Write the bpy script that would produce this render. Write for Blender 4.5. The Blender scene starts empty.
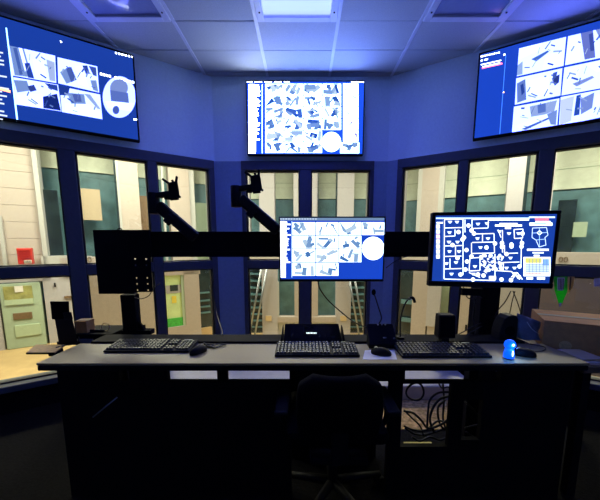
import bpy, bmesh, math, random
from mathutils import Vector, Matrix
random.seed(7)
S = bpy.context.scene
COL = S.collection
# ------------------------------------------------------------------ camera
FPX, PPX, PPY, PITCH, CAMZ = 290.0, 302.8, 282.0, math.radians(7.63), 1.31
cam_d = bpy.data.cameras.new('camera'); cam = bpy.data.objects.new('camera', cam_d); COL.objects.link(cam)
cam.location = (0, 0, CAMZ); cam.rotation_euler = (math.pi/2 - PITCH, 0, 0)
cam_d.sensor_fit = 'HORIZONTAL'; cam_d.sensor_width = 36; cam_d.lens = FPX/600*36
cam_d.shift_x = (300-PPX)/600; cam_d.shift_y = (PPY-250)/600
cam_d.clip_start = 0.02; cam_d.clip_end = 200
S.camera = cam
# ------------------------------------------------------------------ world, exposure
w = bpy.data.worlds.new('world'); S.world = w; w.use_nodes = True
w.node_tree.nodes['Background'].inputs[0].default_value = (0.02, 0.03, 0.06, 1)
w.node_tree.nodes['Background'].inputs[1].default_value = 0.15
S.view_settings.view_transform = 'Standard'; S.view_settings.look = 'None'
S.view_settings.exposure = 0.0; S.view_settings.gamma = 1.0; S.view_settings.use_curve_mapping = False
TV_GAIN = 1.0            # light given off by the wall screens
POD_W = 560             # watts of one ceiling lamp in the hall beyond the glass
# ------------------------------------------------------------------ geometry of the room
D = 3.0                                   # distance of the middle bay
AL, AR = math.radians(33.0), math.radians(31.0)
CL, CR = Vector((-0.872, D)), Vector((0.840, D))
ZH, ZT, ZC = CAMZ+0.718, CAMZ-0.260, CAMZ+1.573
ZS = 0.24                                 # window sill
FAR = 9.0                                 # hall wall, metres beyond the glass
ZF = -1.9                                 # hall floor, one storey lower
DESK = 0.75
def ray(px, py):
    u = (px-PPX)/FPX; v = (PPY-py)/FPX; c, s = math.cos(PITCH), math.sin(PITCH)
    return Vector((u, c+v*s, -s+v*c))
CAM = Vector((0, 0, CAMZ))
def frame(side, off=0.0):
    """origin, along axis (to the right), outward normal of a bay's plane"""
    if side == 'C': return Vector((0, D+off, 0)), Vector((1, 0, 0)), Vector((0, 1, 0))
    if side == 'L':
        e = Vector((math.cos(AL), math.sin(AL), 0)); n = Vector((-math.sin(AL), math.cos(AL), 0))
        return CL.to_3d()+n*off, e, n
    e = Vector((math.cos(AR), -math.sin(AR), 0)); n = Vector((math.sin(AR), math.cos(AR), 0))
    return CR.to_3d()+n*off, e, n
def onplane(px, py, O, n):
    d = ray(px, py); t = (O-CAM).dot(n)/d.dot(n); return CAM+d*t
def onside(side, off, px, py):
    O, e, n = frame(side, off); p = onplane(px, py, O, n); return (p-O).dot(e), p.z
def onz(px, py, z):
    d = ray(px, py); return CAM+d*((z-CAMZ)/d.z)
def ony(px, py, y):
    d = ray(px, py); return CAM+d*(y/d.y)
# ------------------------------------------------------------------ materials
MATS = {}
def mat(name, col, rough=0.6, metal=0.0, var=0.0, scale=20.0, bump=0.0, emit=0.0, spec=0.5, coat=0.0, col2=None, detail=4):
    if name in MATS: return MATS[name]
    m = bpy.data.materials.new(name); m.use_nodes = True; nt = m.node_tree; b = nt.nodes['Principled BSDF']
    b.inputs['Roughness'].default_value = rough; b.inputs['Metallic'].default_value = metal
    b.inputs['Specular IOR Level'].default_value = spec; b.inputs['Coat Weight'].default_value = coat
    tc = nt.nodes.new('ShaderNodeTexCoord'); nz = nt.nodes.new('ShaderNodeTexNoise')
    nz.inputs['Scale'].default_value = scale; nz.inputs['Detail'].default_value = detail
    nt.links.new(tc.outputs['Object'], nz.inputs['Vector'])
    rp = nt.nodes.new('ShaderNodeValToRGB'); rp.color_ramp.elements[0].position = 0.3; rp.color_ramp.elements[1].position = 0.7
    c2 = col2 if col2 else tuple(min(1, c*(1+var)) for c in col)
    c1 = col if col2 else tuple(c*(1-var) for c in col)
    rp.color_ramp.elements[0].color = (*c1, 1); rp.color_ramp.elements[1].color = (*c2, 1)
    nt.links.new(nz.outputs['Fac'], rp.inputs['Fac']); nt.links.new(rp.outputs['Color'], b.inputs['Base Color'])
    if bump:
        bp = nt.nodes.new('ShaderNodeBump'); bp.inputs['Strength'].default_value = bump; bp.inputs['Distance'].default_value = 0.01
        nt.links.new(nz.outputs['Fac'], bp.inputs['Height']); nt.links.new(bp.outputs['Normal'], b.inputs['Normal'])
    if emit:
        b.inputs['Emission Color'].default_value = (*col, 1); b.inputs['Emission Strength'].default_value = emit
    MATS[name] = m; return m
def glass_mat(name, tint, refl=0.05):
    m = bpy.data.materials.new(name); m.use_nodes = True; nt = m.node_tree; nt.nodes.clear()
    o = nt.nodes.new('ShaderNodeOutputMaterial'); t = nt.nodes.new('ShaderNodeBsdfTransparent'); g = nt.nodes.new('ShaderNodeBsdfGlossy')
    f = nt.nodes.new('ShaderNodeFresnel'); f.inputs['IOR'].default_value = 1.45
    ml = nt.nodes.new('ShaderNodeMath'); ml.operation = 'MULTIPLY'; ml.inputs[1].default_value = refl
    x = nt.nodes.new('ShaderNodeMixShader')
    t.inputs[0].default_value = (*tint, 1); g.inputs['Roughness'].default_value = 0.02
    nt.links.new(f.outputs[0], ml.inputs[0]); nt.links.new(ml.outputs[0], x.inputs[0])
    nt.links.new(t.outputs[0], x.inputs[1]); nt.links.new(g.outputs[0], x.inputs[2]); nt.links.new(x.outputs[0], o.inputs[0])
    MATS[name] = m; return m
def screen_mat(name, gain):
    m = bpy.data.materials.new(name); m.use_nodes = True; nt = m.node_tree; b = nt.nodes['Principled BSDF']
    b.inputs['Base Color'].default_value = (0.01, 0.01, 0.012, 1); b.inputs['Roughness'].default_value = 0.35
    a = nt.nodes.new('ShaderNodeAttribute'); a.attribute_name = 'Col'
    nt.links.new(a.outputs['Color'], b.inputs['Emission Color']); b.inputs['Emission Strength'].default_value = gain
    MATS[name] = m; return m
M_WALL = mat('wall_paint', (0.72, 0.88, 0.98), 0.55, var=0.04, scale=60, bump=0.05)
M_TILE = mat('ceiling_tile', (0.54, 0.58, 0.60), 0.9, var=0.10, scale=180, bump=0.25)
M_TEE = mat('ceiling_tee', (0.75, 0.78, 0.86), 0.4, var=0.03)
M_FRAME = mat('frame_steel', (0.062, 0.072, 0.095), 0.5, var=0.08, scale=40)
M_COLUMN = mat('column_paint', (0.27, 0.37, 0.50), 0.55, var=0.06, scale=40)
M_GASKET = mat('gasket_rubber', (0.008, 0.01, 0.014), 0.6)
M_GLASS = glass_mat('window_glass', (0.90, 0.96, 0.92), 1.0)
M_BLACK = mat('black_steel', (0.004, 0.004, 0.0045), 0.8, var=0.2, scale=80, spec=0.15)
M_BPLAS = mat('black_plastic', (0.006, 0.006, 0.007), 0.6, var=0.2, scale=120, spec=0.18)
M_BFAB = mat('black_fabric', (0.0035, 0.0035, 0.004), 0.95, var=0.3, scale=200, bump=0.3, spec=0.1)
M_RUBBER = mat('cable_rubber', (0.006, 0.006, 0.007), 0.5)
M_KEY = mat('keycap_plastic', (0.02, 0.021, 0.026), 0.45, var=0.2, scale=60)
M_DESK = mat('desk_laminate', (0.31, 0.245, 0.115), 0.45, var=0.25, scale=260, bump=0.02)
M_CARPETSHADE = mat('shaded_carpet', (0.006, 0.006, 0.006), 0.95, scale=90, bump=0.5, col2=(0.014, 0.013, 0.012), detail=6, spec=0.1)  # carpet colour taken down to near black in place of shade
M_CARPETLIT = mat('lit_brown_carpet', (0.34, 0.20, 0.06), 0.95, scale=34, bump=0.8, col2=(0.92, 0.62, 0.24), detail=6, spec=0.1)  # brighter brown copy of the carpet, hall light put into its colour
M_CARD = mat('cardboard', (0.60, 0.30, 0.09), 0.85, var=0.12, scale=30)
M_TAPE = mat('packing_tape', (0.42, 0.30, 0.17), 0.3, var=0.05)
M_PAPER = mat('paper', (0.75, 0.73, 0.68), 0.8, var=0.04)
M_TANPAPER = mat('manila_paper', (0.55, 0.42, 0.24), 0.8, var=0.06)
M_BOARD = mat('tan_board', (0.75, 0.48, 0.18), 0.7, var=0.2, scale=90)
M_METAL = mat('bright_metal', (0.6, 0.6, 0.62), 0.3, metal=1.0)
M_ALU = mat('grey_metal', (0.30, 0.33, 0.36), 0.35, metal=0.8)
M_DARKSCR = mat('dark_screen', (0.012, 0.011, 0.022), 0.25, var=0.15, scale=30)
M_LENS = mat('light_lens', (0.32, 0.36, 0.55), 0.16, var=0.03, scale=50, spec=1.0, coat=1.0)
M_LENSLIT = mat('lit_light_lens', (0.060, 0.082, 1.0), 0.3, emit=8.5)
M_CREAM = mat('cream_block', (0.41, 0.36, 0.325), 0.75, var=0.04, scale=14, bump=0.06)
M_WHITE = mat('white_paint', (0.41, 0.40, 0.42), 0.6, var=0.03, scale=14)
M_JAMB = mat('grey_jamb', (0.42, 0.43, 0.42), 0.5, var=0.04)
M_GREEN = mat('pale_green_paint', (0.64, 0.70, 0.58), 0.7, var=0.06, scale=5)
M_TEAL = mat('teal_panel', (0.09, 0.20, 0.23), 0.45, var=0.25, scale=3)
M_DTEAL = mat('dark_teal_glazing', (0.02, 0.035, 0.04), 0.25, var=0.4, scale=2)
M_TAN = mat('tan_floor', (0.50, 0.35, 0.16), 0.55, var=0.10, scale=3)
M_BROWN = mat('brown_panel', (0.16, 0.10, 0.05), 0.6, var=0.2)
M_DOORG = mat('green_door_paint', (0.36, 0.46, 0.34), 0.5, var=0.05, scale=6)
M_DOORL = mat('door_panel_paint', (0.42, 0.53, 0.36), 0.5, var=0.05)
M_LGREEN = mat('light_green_paint', (0.58, 0.74, 0.36), 0.6, var=0.08, scale=4)
M_VGREEN = mat('vivid_green', (0.05, 0.42, 0.06), 0.5, var=0.3, scale=25)
M_OLIVE = mat('olive_window', (0.30, 0.30, 0.10), 0.4, var=0.3, scale=5)
def translucent(name, col, mixf=0.6):
    m = mat(name, col, 0.5, var=0.3, scale=25); nt = m.node_tree; b = nt.nodes['Principled BSDF']; o = [x for x in nt.nodes if x.type == 'OUTPUT_MATERIAL'][0]
    t = nt.nodes.new('ShaderNodeBsdfTranslucent'); t.inputs[0].default_value = (*[min(1, c*1.6) for c in col], 1); x = nt.nodes.new('ShaderNodeMixShader'); x.inputs[0].default_value = mixf
    nt.links.new(b.outputs[0], x.inputs[1]); nt.links.new(t.outputs[0], x.inputs[2]); nt.links.new(x.outputs[0], o.inputs[0]); return m
M_POUCH = translucent('green_pouch', (0.06, 0.55, 0.07)); M_GOLD = translucent('gold_pouch', (0.5, 0.40, 0.2))
M_TANP = mat('tan_panel_paint', (0.38, 0.31, 0.21), 0.7, var=0.06)
M_YEL = mat('yellow_plastic', (0.75, 0.60, 0.08), 0.5)
M_RED = mat('red_enamel', (0.48, 0.03, 0.02), 0.45, var=0.05)
M_PURP = mat('grey_infill_panel', (0.10, 0.085, 0.125), 0.7, var=0.15, scale=120)
M_BAG = mat('grey_plastic_bag', (0.16, 0.17, 0.24), 0.35, var=0.3, scale=14, bump=0.6)
M_BLUE = mat('blue_glow', (0.002, 0.10, 1.0), 0.3, emit=1.25)
M_BLUEHOT = mat('blue_white_glow', (0.55, 0.85, 1.0), 0.3, emit=3.0)
M_INK = mat('dark_ink', (0.05, 0.035, 0.03), 0.7)
M_PANELTOP = mat('raceway_paint', (0.62, 0.60, 0.56), 0.5, var=0.05)
M_TVSCR = screen_mat('tv_picture', 1.0*TV_GAIN)
M_MONSCR = screen_mat('monitor_picture', 0.9)
# ------------------------------------------------------------------ object helpers
WOFF = {}
def tag(o, label=None, cat=None, group=None, kind=None):
    if label: o['label'] = label
    if cat: o['category'] = cat
    if group: o['group'] = group
    if kind: o['kind'] = kind
    return o
def thing(name, loc, label, cat, group=None, kind=None):
    o = bpy.data.objects.new(name, None); COL.objects.link(o); o.location = loc; o.empty_display_size = 0.05
    WOFF[o.name] = Vector(loc); return tag(o, label, cat, group, kind)
def link(name, me, mats, parent=None, bevel=0.0, smooth=False, segs=2):
    if not isinstance(mats, (list, tuple)): mats = [mats]
    for m in mats: me.materials.append(m)
    o = bpy.data.objects.new(name, me); COL.objects.link(o)
    if parent is not None:
        o.parent = parent; off = WOFF[parent.name]; me.transform(Matrix.Translation(-off)); WOFF[o.name] = off
    else:
        co = [v.co for v in me.vertices]
        lo = Vector((min(c.x for c in co), min(c.y for c in co), min(c.z for c in co)))
        hi = Vector((max(c.x for c in co), max(c.y for c in co), max(c.z for c in co)))
        loc = Vector(((lo.x+hi.x)/2, (lo.y+hi.y)/2, lo.z)); me.transform(Matrix.Translation(-loc)); o.location = loc; WOFF[o.name] = loc
    if smooth: me.polygons.foreach_set('use_smooth', [True]*len(me.polygons))
    if bevel:
        md = o.modifiers.new('bevel', 'BEVEL'); md.width = bevel; md.segments = segs; md.limit_method = 'ANGLE'; md.angle_limit = math.radians(40)
    return o
def bm_obj(name, bm, mats, parent=None, bevel=0.0, smooth=False, segs=2):
    bmesh.ops.recalc_face_normals(bm, faces=bm.faces[:])
    me = bpy.data.meshes.new(name); bm.to_mesh(me); bm.free(); return link(name, me, mats, parent, bevel, smooth, segs)
def hexa(bm, pts, mi=0):
    vs = [bm.verts.new(p) for p in pts]
    for f in ((0,1,2,3), (7,6,5,4), (0,4,5,1), (1,5,6,2), (2,6,7,3), (3,7,4,0)):
        fc = bm.faces.new([vs[i] for i in f]); fc.material_index = mi
def obox(bm, c, ex, ey, ez, sx, sy, sz, mi=0):
    """box centred at c, with half extents along given axes"""
    c = Vector(c); a, b, d = ex*(sx/2), ey*(sy/2), ez*(sz/2)
    hexa(bm, [c-a-b-d, c+a-b-d, c+a+b-d, c-a+b-d, c-a-b+d, c+a-b+d, c+a+b+d, c-a+b+d], mi)
XA, YA, ZA = Vector((1,0,0)), Vector((0,1,0)), Vector((0,0,1))
def bx(bm, x0, x1, y0, y1, z0, z1, mi=0):
    obox(bm, ((x0+x1)/2, (y0+y1)/2, (z0+z1)/2), XA, YA, ZA, x1-x0, y1-y0, z1-z0, mi)
def box_obj(name, x0, x1, y0, y1, z0, z1, m, parent=None, bevel=0.0):
    bm = bmesh.new(); bx(bm, x0, x1, y0, y1, z0, z1); return bm_obj(name, bm, m, parent, bevel)
def sbox(bm, side, off, s0, s1, z0, z1, th):
    O, e, n = frame(side, off); c = O+e*((s0+s1)/2)+n*(th/2); c.z = (z0+z1)/2
    obox(bm, c, e, n, ZA, abs(s1-s0), th, abs(z1-z0))
def side_obj(name, side, off, s0, s1, z0, z1, th, m, parent=None, bevel=0.0):
    bm = bmesh.new(); sbox(bm, side, off, s0, s1, z0, z1, th); return bm_obj(name, bm, m, parent, bevel)
def prng(side, off, xa, xb, ya, yb, yat=None):
    yat = (ya+yb)/2 if yat is None else yat; xm = (xa+xb)/2
    return (onside(side, off, xa, yat)[0], onside(side, off, xb, yat)[0], onside(side, off, xm, yb)[1], onside(side, off, xm, ya)[1])
def pbox(name, side, off, xa, xb, ya, yb, th, m, parent=None, yat=None, bevel=0.0, zlo=None, zhi=None):
    s0, s1, z0, z1 = prng(side, off, xa, xb, ya, yb, yat)
    if zlo is not None: z0 = zlo
    if zhi is not None: z1 = zhi
    return side_obj(name, side, off, s0, s1, z0, z1, th, m, parent, bevel)
def prism(bm, poly, z0, z1, mi=0):
    b = [bm.verts.new((p[0], p[1], z0)) for p in poly]; t = [bm.verts.new((p[0], p[1], z1)) for p in poly]; n = len(poly)
    for f in [list(reversed(b)), t]+[[b[i], b[(i+1) % n], t[(i+1) % n], t[i]] for i in range(n)]:
        bm.faces.new(f).material_index = mi
def smooth_path(pts, n=6):
    P = [Vector(p) for p in pts]; P = [P[0]*2-P[1]]+P+[P[-1]*2-P[-2]]; out = []
    for i in range(1, len(P)-2):
        for k in range(n):
            t = k/n; a, b, c, d = P[i-1], P[i], P[i+1], P[i+2]
            out.append(0.5*((2*b)+(c-a)*t+(2*a-5*b+4*c-d)*t*t+(3*b-a-3*c+d)*t**3))
    out.append(P[-2]); return out
def tube(bm, pts, r, seg=8, mi=0, taper=None):
    P = [Vector(p) for p in pts]; rings = []; up = None
    for i, p in enumerate(P):
        t = (P[min(i+1, len(P)-1)]-P[max(i-1, 0)]).normalized()
        if up is None: up = t.cross(ZA if abs(t.z) < .9 else XA).normalized()
        up = (up-t*up.dot(t)).normalized(); v = t.cross(up)
        rr = r if taper is None else taper[i]
        rings.append([bm.verts.new(p+(up*math.cos(a)+v*math.sin(a))*rr) for a in [2*math.pi*k/seg for k in range(seg)]])
    for a, b in zip(rings, rings[1:]):
        for k in range(seg): bm.faces.new([a[k], a[(k+1) % seg], b[(k+1) % seg], b[k]]).material_index = mi
    bm.faces.new(list(reversed(rings[0]))).material_index = mi; bm.faces.new(rings[-1]).material_index = mi
def tube_obj(name, pts, r, m, parent=None, seg=8, smooth=6, taper=None):
    bm = bmesh.new(); p = smooth_path(pts, smooth) if smooth else pts
    tube(bm, p, r, seg, 0, taper); return bm_obj(name, bm, m, parent, 0, True)
def ellipsoid(bm, c, r, u=14, v=8, cut=None, mi=0):
    res = bmesh.ops.create_uvsphere(bm, u_segments=u, v_segments=v, radius=1)
    for q in res['verts']:
        q.co = Vector((q.co.x*r[0], q.co.y*r[1], q.co.z*r[2]))
        if cut is not None and q.co.z < cut: q.co.z = cut
        q.co += Vector(c)
# ------------------------------------------------------------------ room shell
def st(o, label, cat): return tag(o, label, cat, kind='structure')
LEN = 2.62
OL, eL, nL = frame('L'); OR, eR, nR = frame('R')
EL = OL-eL*LEN; ER = OR+eR*LEN
def miter(off):
    return (CL.x-off*math.tan(AL/2), D+off), (CR.x+off*math.tan(AR/2), D+off)
(mlx, mly), (mrx, mry) = miter(0.14)
TOPW = ZH+0.085
def bay_wall(name, poly, label):
    """upper band and knee wall of one bay are parts of the wall"""
    cx = sum(p[0] for p in poly)/4; cy = sum(p[1] for p in poly)/4
    t = thing(name, (cx, cy, 0), label, 'wall', kind='structure')
    bm = bmesh.new(); prism(bm, poly, TOPW, ZC+0.06); bm_obj('upper_band', bm, M_WALL, t)
    bm = bmesh.new(); prism(bm, poly, -0.02, ZS-0.05); bm_obj('knee_wall', bm, M_BLACK, t)
ELo, ERo = EL+nL*0.14, ER+nR*0.14
bay_wall('wall_left', [(EL.x, EL.y), (CL.x, D), (mlx, mly), (ELo.x, ELo.y)], 'blue painted angled wall left, holding the left wall screen')
bay_wall('wall_center', [(CL.x, D), (CR.x, D), (mrx, mry), (mlx, mly)], 'blue painted middle wall behind the middle wall screen')
bay_wall('wall_right', [(CR.x, D), (ER.x, ER.y), (ERo.x, ERo.y), (mrx, mry)], 'blue painted angled wall right, holding the right wall screen')
BACK = -2.6
st(box_obj('wall_side_left', EL.x-0.12, EL.x, BACK, EL.y+0.05, 0, ZC, M_WALL), 'plain side wall left of the desk, outside the picture', 'wall')
st(box_obj('wall_side_right', ER.x, ER.x+0.12, BACK, ER.y+0.05, 0, ZC, M_WALL), 'plain side wall right of the desk, outside the picture', 'wall')
st(box_obj('wall_back', EL.x-0.12, ER.x+0.12, BACK-0.12, BACK, 0, ZC, M_WALL), 'plain wall behind the viewer', 'wall')
bm = bmesh.new(); prism(bm, [(EL.x, BACK), (ER.x, BACK), (ER.x, ER.y), (CR.x, D), (CL.x, D), (EL.x, EL.y)], -0.06, 0.0)
st(bm_obj('floor', bm, M_CARPETSHADE), 'carpeted floor around the desk, with its shade put into the colour', 'floor')
# ceiling: tiles and tees are pieces of the ceiling
ceil = thing('ceiling', (0, 1.5, ZC), 'suspended ceiling of pale blue lit tiles in a metal grid', 'ceiling', kind='structure')
bm = bmesh.new(); prism(bm, [(EL.x-.1, BACK-.1), (ER.x+.1, BACK-.1), (ER.x+.1, ER.y), (CR.x+.05, D+.1), (CL.x-.05, D+.1), (EL.x-.1, EL.y)], ZC+0.05, ZC+0.09)
bm_obj('backing', bm, M_TILE, ceil)
def clip(poly, p0, nrm):
    out = []
    for i in range(len(poly)):
        a, b = poly[i], poly[(i+1) % len(poly)]
        da, db = (a-p0).dot(nrm), (b-p0).dot(nrm)
        if da >= 0: out.append(a)
        if da*db < 0: out.append(a+(b-a)*(da/(da-db)))
    return out
GX0, GW, GY0, GD = -0.335, 0.588, 2.30, 0.316
def clipped(x0, x1, y0, y1, g=0.0):
    p = [Vector(q) for q in ((x0, y0), (x1, y0), (x1, y1), (x0, y1))]
    p = clip(p, (OL-nL*g).to_2d(), Vector((-nL.x, -nL.y)))
    if p: p = clip(p, (OR-nR*g).to_2d(), Vector((-nR.x, -nR.y)))
    if p: p = clip(p, Vector((0, D-g)), Vector((0, -1)))
    if p: p = clip(p, Vector((EL.x+.002, 0)), Vector((1, 0)))
    if p: p = clip(p, Vector((ER.x-.002, 0)), Vector((-1, 0)))
    return p
TROFF = [-2, 0, 2]                  # grid columns that hold the light fittings
for i in range(-5, 6):
    x0 = GX0+GW*i
    for j in range(-6, 3):
        y0 = GY0+GD*j
        if i in TROFF and -4 <= j <= -1: continue
        y1 = y0+GD if j < 2 else D
        p = clipped(x0+0.012, x0+GW-0.012, y0+0.0035, y1-0.0035, 0.004)
        if len(p) < 3: continue
        a = sum(p[k].x*p[(k+1) % len(p)].y-p[(k+1) % len(p)].x*p[k].y for k in range(len(p)))/2
        if abs(a) < 0.002: continue
        dz = random.uniform(-0.0015, 0.0015)
        bm = bmesh.new(); prism(bm, [(q.x, q.y) for q in p], ZC+dz, ZC+0.018+dz); bm_obj('tile', bm, M_TILE, ceil)
for i in range(-4, 6):
    x = GX0+GW*i; p = clipped(x-0.012, x+0.012, 0.4, D, 0.004)
    if len(p) >= 3:
        bm = bmesh.new(); prism(bm, [(q.x, q.y) for q in p], ZC-0.005, ZC+0.016); bm_obj('tee', bm, M_TEE, ceil)
for i, lab in zip(TROFF, ('unlit recessed ceiling light above the left wall screen', 'glowing recessed ceiling light above the middle wall screen', 'unlit recessed ceiling light toward the right wall screen')):
    x0, x1 = GX0+GW*i+0.014, GX0+GW*(i+1)-0.014; y0, y1 = GY0-4*GD+0.004, GY0-0.004
    t = thing('ceiling_light', ((x0+x1)/2, (y0+y1)/2, ZC), lab, 'light fitting', 'recessed light fittings in the tiled ceiling')
    bw = 0.048
    for nm, r in (('frame_rail', (x0, x0+bw, y0, y1)), ('frame_rail', (x1-bw, x1, y0, y1)), ('frame_rail', (x0+bw, x1-bw, y1-bw, y1)), ('frame_rail', (x0+bw, x1-bw, y0, y0+bw))):
        box_obj(nm, r[0], r[1], r[2], r[3], ZC-0.012, ZC+0.03, M_TEE, t, 0.004)
    box_obj('lens', x0+bw, x1-bw, y0+bw, y1-bw, ZC+0.004, ZC+0.012, M_LENSLIT if i == 0 else M_LENS, t)
    for sx in (x0+bw/2, x1-bw/2):
        bm = bmesh.new(); bmesh.ops.create_cone(bm, cap_ends=True, segments=10, radius1=.006, radius2=.006, depth=.004, matrix=Matrix.Translation((sx, y1-0.09, ZC-0.013))); bm_obj('latch', bm, M_BLACK, t)
# ------------------------------------------------------------------ windows
FD = 0.11                                  # frame depth
def window(name, side, edges, label, infill=None):
    """edges: list of (s0, s1) posts from left to right; panes lie between them"""
    O, e, n = frame(side); sl, sr = edges[0][0], edges[-1][1]
    c = O+e*((sl+sr)/2); t = thing(name, (c.x, c.y, ZS), label, 'window', kind='structure')
    side_obj('head', side, -0.012, sl, sr, ZH, TOPW+0.001, FD, M_FRAME, t, 0.006)
    side_obj('sill', side, -0.06, sl, sr, ZS-0.05, ZS, FD+0.08, M_FRAME, t, 0.006)
    for a, b in edges: side_obj('post', side, -0.012, a, b, ZS, ZH, FD, M_FRAME, t, 0.006)
    for k, ((a, b), (c_, d)) in enumerate(zip(edges, edges[1:])):
        side_obj('transom', side, -0.010, b, c_, ZT, ZT+0.085, FD-0.004, M_FRAME, t, 0.005)
        for (z0, z1, lower) in ((ZS, ZT, True), (ZT+0.085, ZH, False)):
            for q in ((b, b+.012, z0, z1), (c_-.012, c_, z0, z1), (b, c_, z0, z0+.010), (b, c_, z1-.012, z1)):
                side_obj('gasket', side, 0.02, *q, 0.05, M_GASKET, t)
            if lower and infill and k in infill:
                side_obj('infill_panel', side, 0.035, b+.012, c_-.012, z0+.01, z1-.012, 0.02, M_PURP, t)
            else:
                side_obj('pane', side, 0.045, b+.010, c_-.010, z0+.008, z1-.010, 0.006, M_GLASS, t)
    return t
def sx(side, px, py=205): return onside(side, 0, px, py)[0]
LP = [(sx('L', 63), sx('L', 79.5)), (sx('L', 149.5), sx('L', 159)), (sx('L', 210), sx('L', 215.5))]
w0 = LP[0][1]-LP[0][0]; gap = (LP[1][0]-LP[0][1])*1.45
LP = [(LP[0][0]-gap-w0, LP[0][0]-gap)] + LP
window('window_1', 'L', LP, 'dark steel window bay left with three lights over the hall')
window('window_2', 'C', [(sx('C', 242), sx('C', 246)), (sx('C', 299.5), sx('C', 311)), (sx('C', 369.5), sx('C', 373))], 'dark steel window bay in the middle with two lights')
RP = [(sx('R', 396), sx('R', 401.5)), (sx('R', 456.5), sx('R', 465.5)), (sx('R', 534), sx('R', 549))]
w1 = RP[2][1]-RP[2][0]; gap = 0.56
RP.append((RP[2][1]+gap, RP[2][1]+gap+w1))
window('window_3', 'R', RP, 'dark steel window bay right, with three lights beyond the plan monitor')
# rest of the side bays, outside the picture
st(side_obj('trim_1', 'L', 0, -LEN, LP[0][0], ZS-.05, TOPW, 0.13, M_WALL), 'blue wall pier at the outer end of the left window bay', 'wall')
st(side_obj('trim_2', 'R', 0, RP[-1][1], LEN, ZS-.05, TOPW, 0.13, M_WALL), 'blue wall pier at the outer end of the right window bay', 'wall')
# folded corner columns between the bays
def column(name, pa, pc, pb, label):
    na = Vector((pa[0]-pc[0], pa[1]-pc[1])); bm = bmesh.new()
    out = [Vector((p[0], p[1])) for p in (pa, pc, pb)]
    d = Vector((pc[0]*0.05, 0.14)); poly = out+[Vector(pb)+d, Vector(pc)+d, Vector(pa)+d]
    prism(bm, [(q.x, q.y) for q in poly], ZS-0.05, TOPW)
    st(bm_obj(name, bm, M_COLUMN, None, 0.003), label, 'column')
pa = (OL+eL*LP[-1][1]); cC = frame('C')[0]+XA*sx('C', 242)
column('trim_3', (pa.x, pa.y), (CL.x, D), (cC.x, cC.y), 'dark blue folded steel column between left and middle windows')
pb = (OR+eR*RP[0][0]); cC = frame('C')[0]+XA*sx('C', 373)
column('trim_4', (cC.x, cC.y), (CR.x, D), (pb.x, pb.y), 'dark blue folded steel column between middle and right windows')
# ------------------------------------------------------------------ the hall beyond the glass
POD = []
def far_frame_len(side): return {'L': (-16, 0), 'C': None, 'R': (0, 16)}[side]
def far_mit(off): return (CL.x-off*math.tan(AL/2), CR.x+off*math.tan(AR/2))
HTOP = 5.6
bm = bmesh.new()
fl = far_mit(FAR+1.6); a = frame('L', FAR+1.6); b = frame('R', FAR+1.6)
c0 = Vector((fl[0], D+FAR+1.6)); c1 = Vector((fl[1], D+FAR+1.6)); e0 = c0-a[1].to_2d()*16; e1 = c1+b[1].to_2d()*16
i0, i1 = ELo.to_2d(), ERo.to_2d()
hall_poly = [i0, Vector((mlx, mly)), Vector((mrx, mry)), i1, e1, c1, c0, e0]
prism(bm, hall_poly, ZF-0.1, ZF); st(bm_obj('floor_hall', bm, M_TAN), 'tan hall floor one storey below, seen past the green door', 'floor')
bm = bmesh.new(); prism(bm, hall_poly, HTOP, HTOP+0.1); st(bm_obj('ceiling_hall', bm, M_WHITE), 'white ceiling of the hall beyond the windows', 'ceiling')
bm = bmesh.new(); prism(bm, [i0, Vector((mlx, mly)), Vector((mrx, mry)), i1, i1-nR.to_2d()*0.05, Vector((CR.x, D+.09)), Vector((CL.x, D+.09)), i0-nL.to_2d()*0.05], ZF, -0.07)
st(bm_obj('wall_below', bm, M_CREAM), 'cream wall below the control room windows', 'wall')
OB = FAR+1.2
for side, nm, lab in (('L', 'wall_far_left', 'cream and green hall wall seen through the left windows'), ('C', 'wall_far_center', 'cream columns and teal glazing seen through the middle windows'), ('R', 'wall_far_right', 'cream columns and green wall seen through the right windows')):
    O, e, n = frame(side, FAR); mL, mR = far_mit(FAR)
    c = {'L': Vector((mL, D+FAR, ZF)), 'C': Vector((0, D+FAR, ZF)), 'R': Vector((mR, D+FAR, ZF))}[side]
    t = thing(nm, c, lab, 'wall', kind='structure')
    # back layer: pale green above, teal below the rail
    s0, s1 = {'L': (-14, (far_mit(OB)[0]-frame('L', OB)[0].x)/math.cos(AL)), 'C': far_mit(OB), 'R': ((far_mit(OB)[1]-frame('R', OB)[0].x)/math.cos(AR), 14)}[side]
    zb = {'L': onside('L', OB, 200, 183)[1], 'C': onside('C', OB, 300, 198)[1], 'R': onside('R', OB, 500, 193)[1]}[side]
    side_obj('green_band', side, OB, s0, s1, zb, HTOP, 0.15, M_GREEN, t)
    side_obj('teal_band', side, OB-0.03, s0, s1, ZF, zb, 0.18, M_TEAL, t)
    side_obj('rail', side, OB-0.10, s0, s1, zb-0.05, zb+0.03, 0.07, M_GREEN, t)
    for k in range(1, 4):
        zz = zb+k*0.62
        side_obj('band_joint', side, OB-0.012, s0, s1, zz, zz+0.02, 0.012, M_DOORG, t)
    POD.append(t)
FL, FC, FR = POD
def fp(par, side, name, xa, xb, ya, yb, m, d=0.0, th=0.5, yat=None, zlo=None, zhi=None, bevel=0.0):
    return pbox(name, side, FAR+d, xa, xb, ya, yb, th, m, par, yat, bevel, zlo, zhi)
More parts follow.
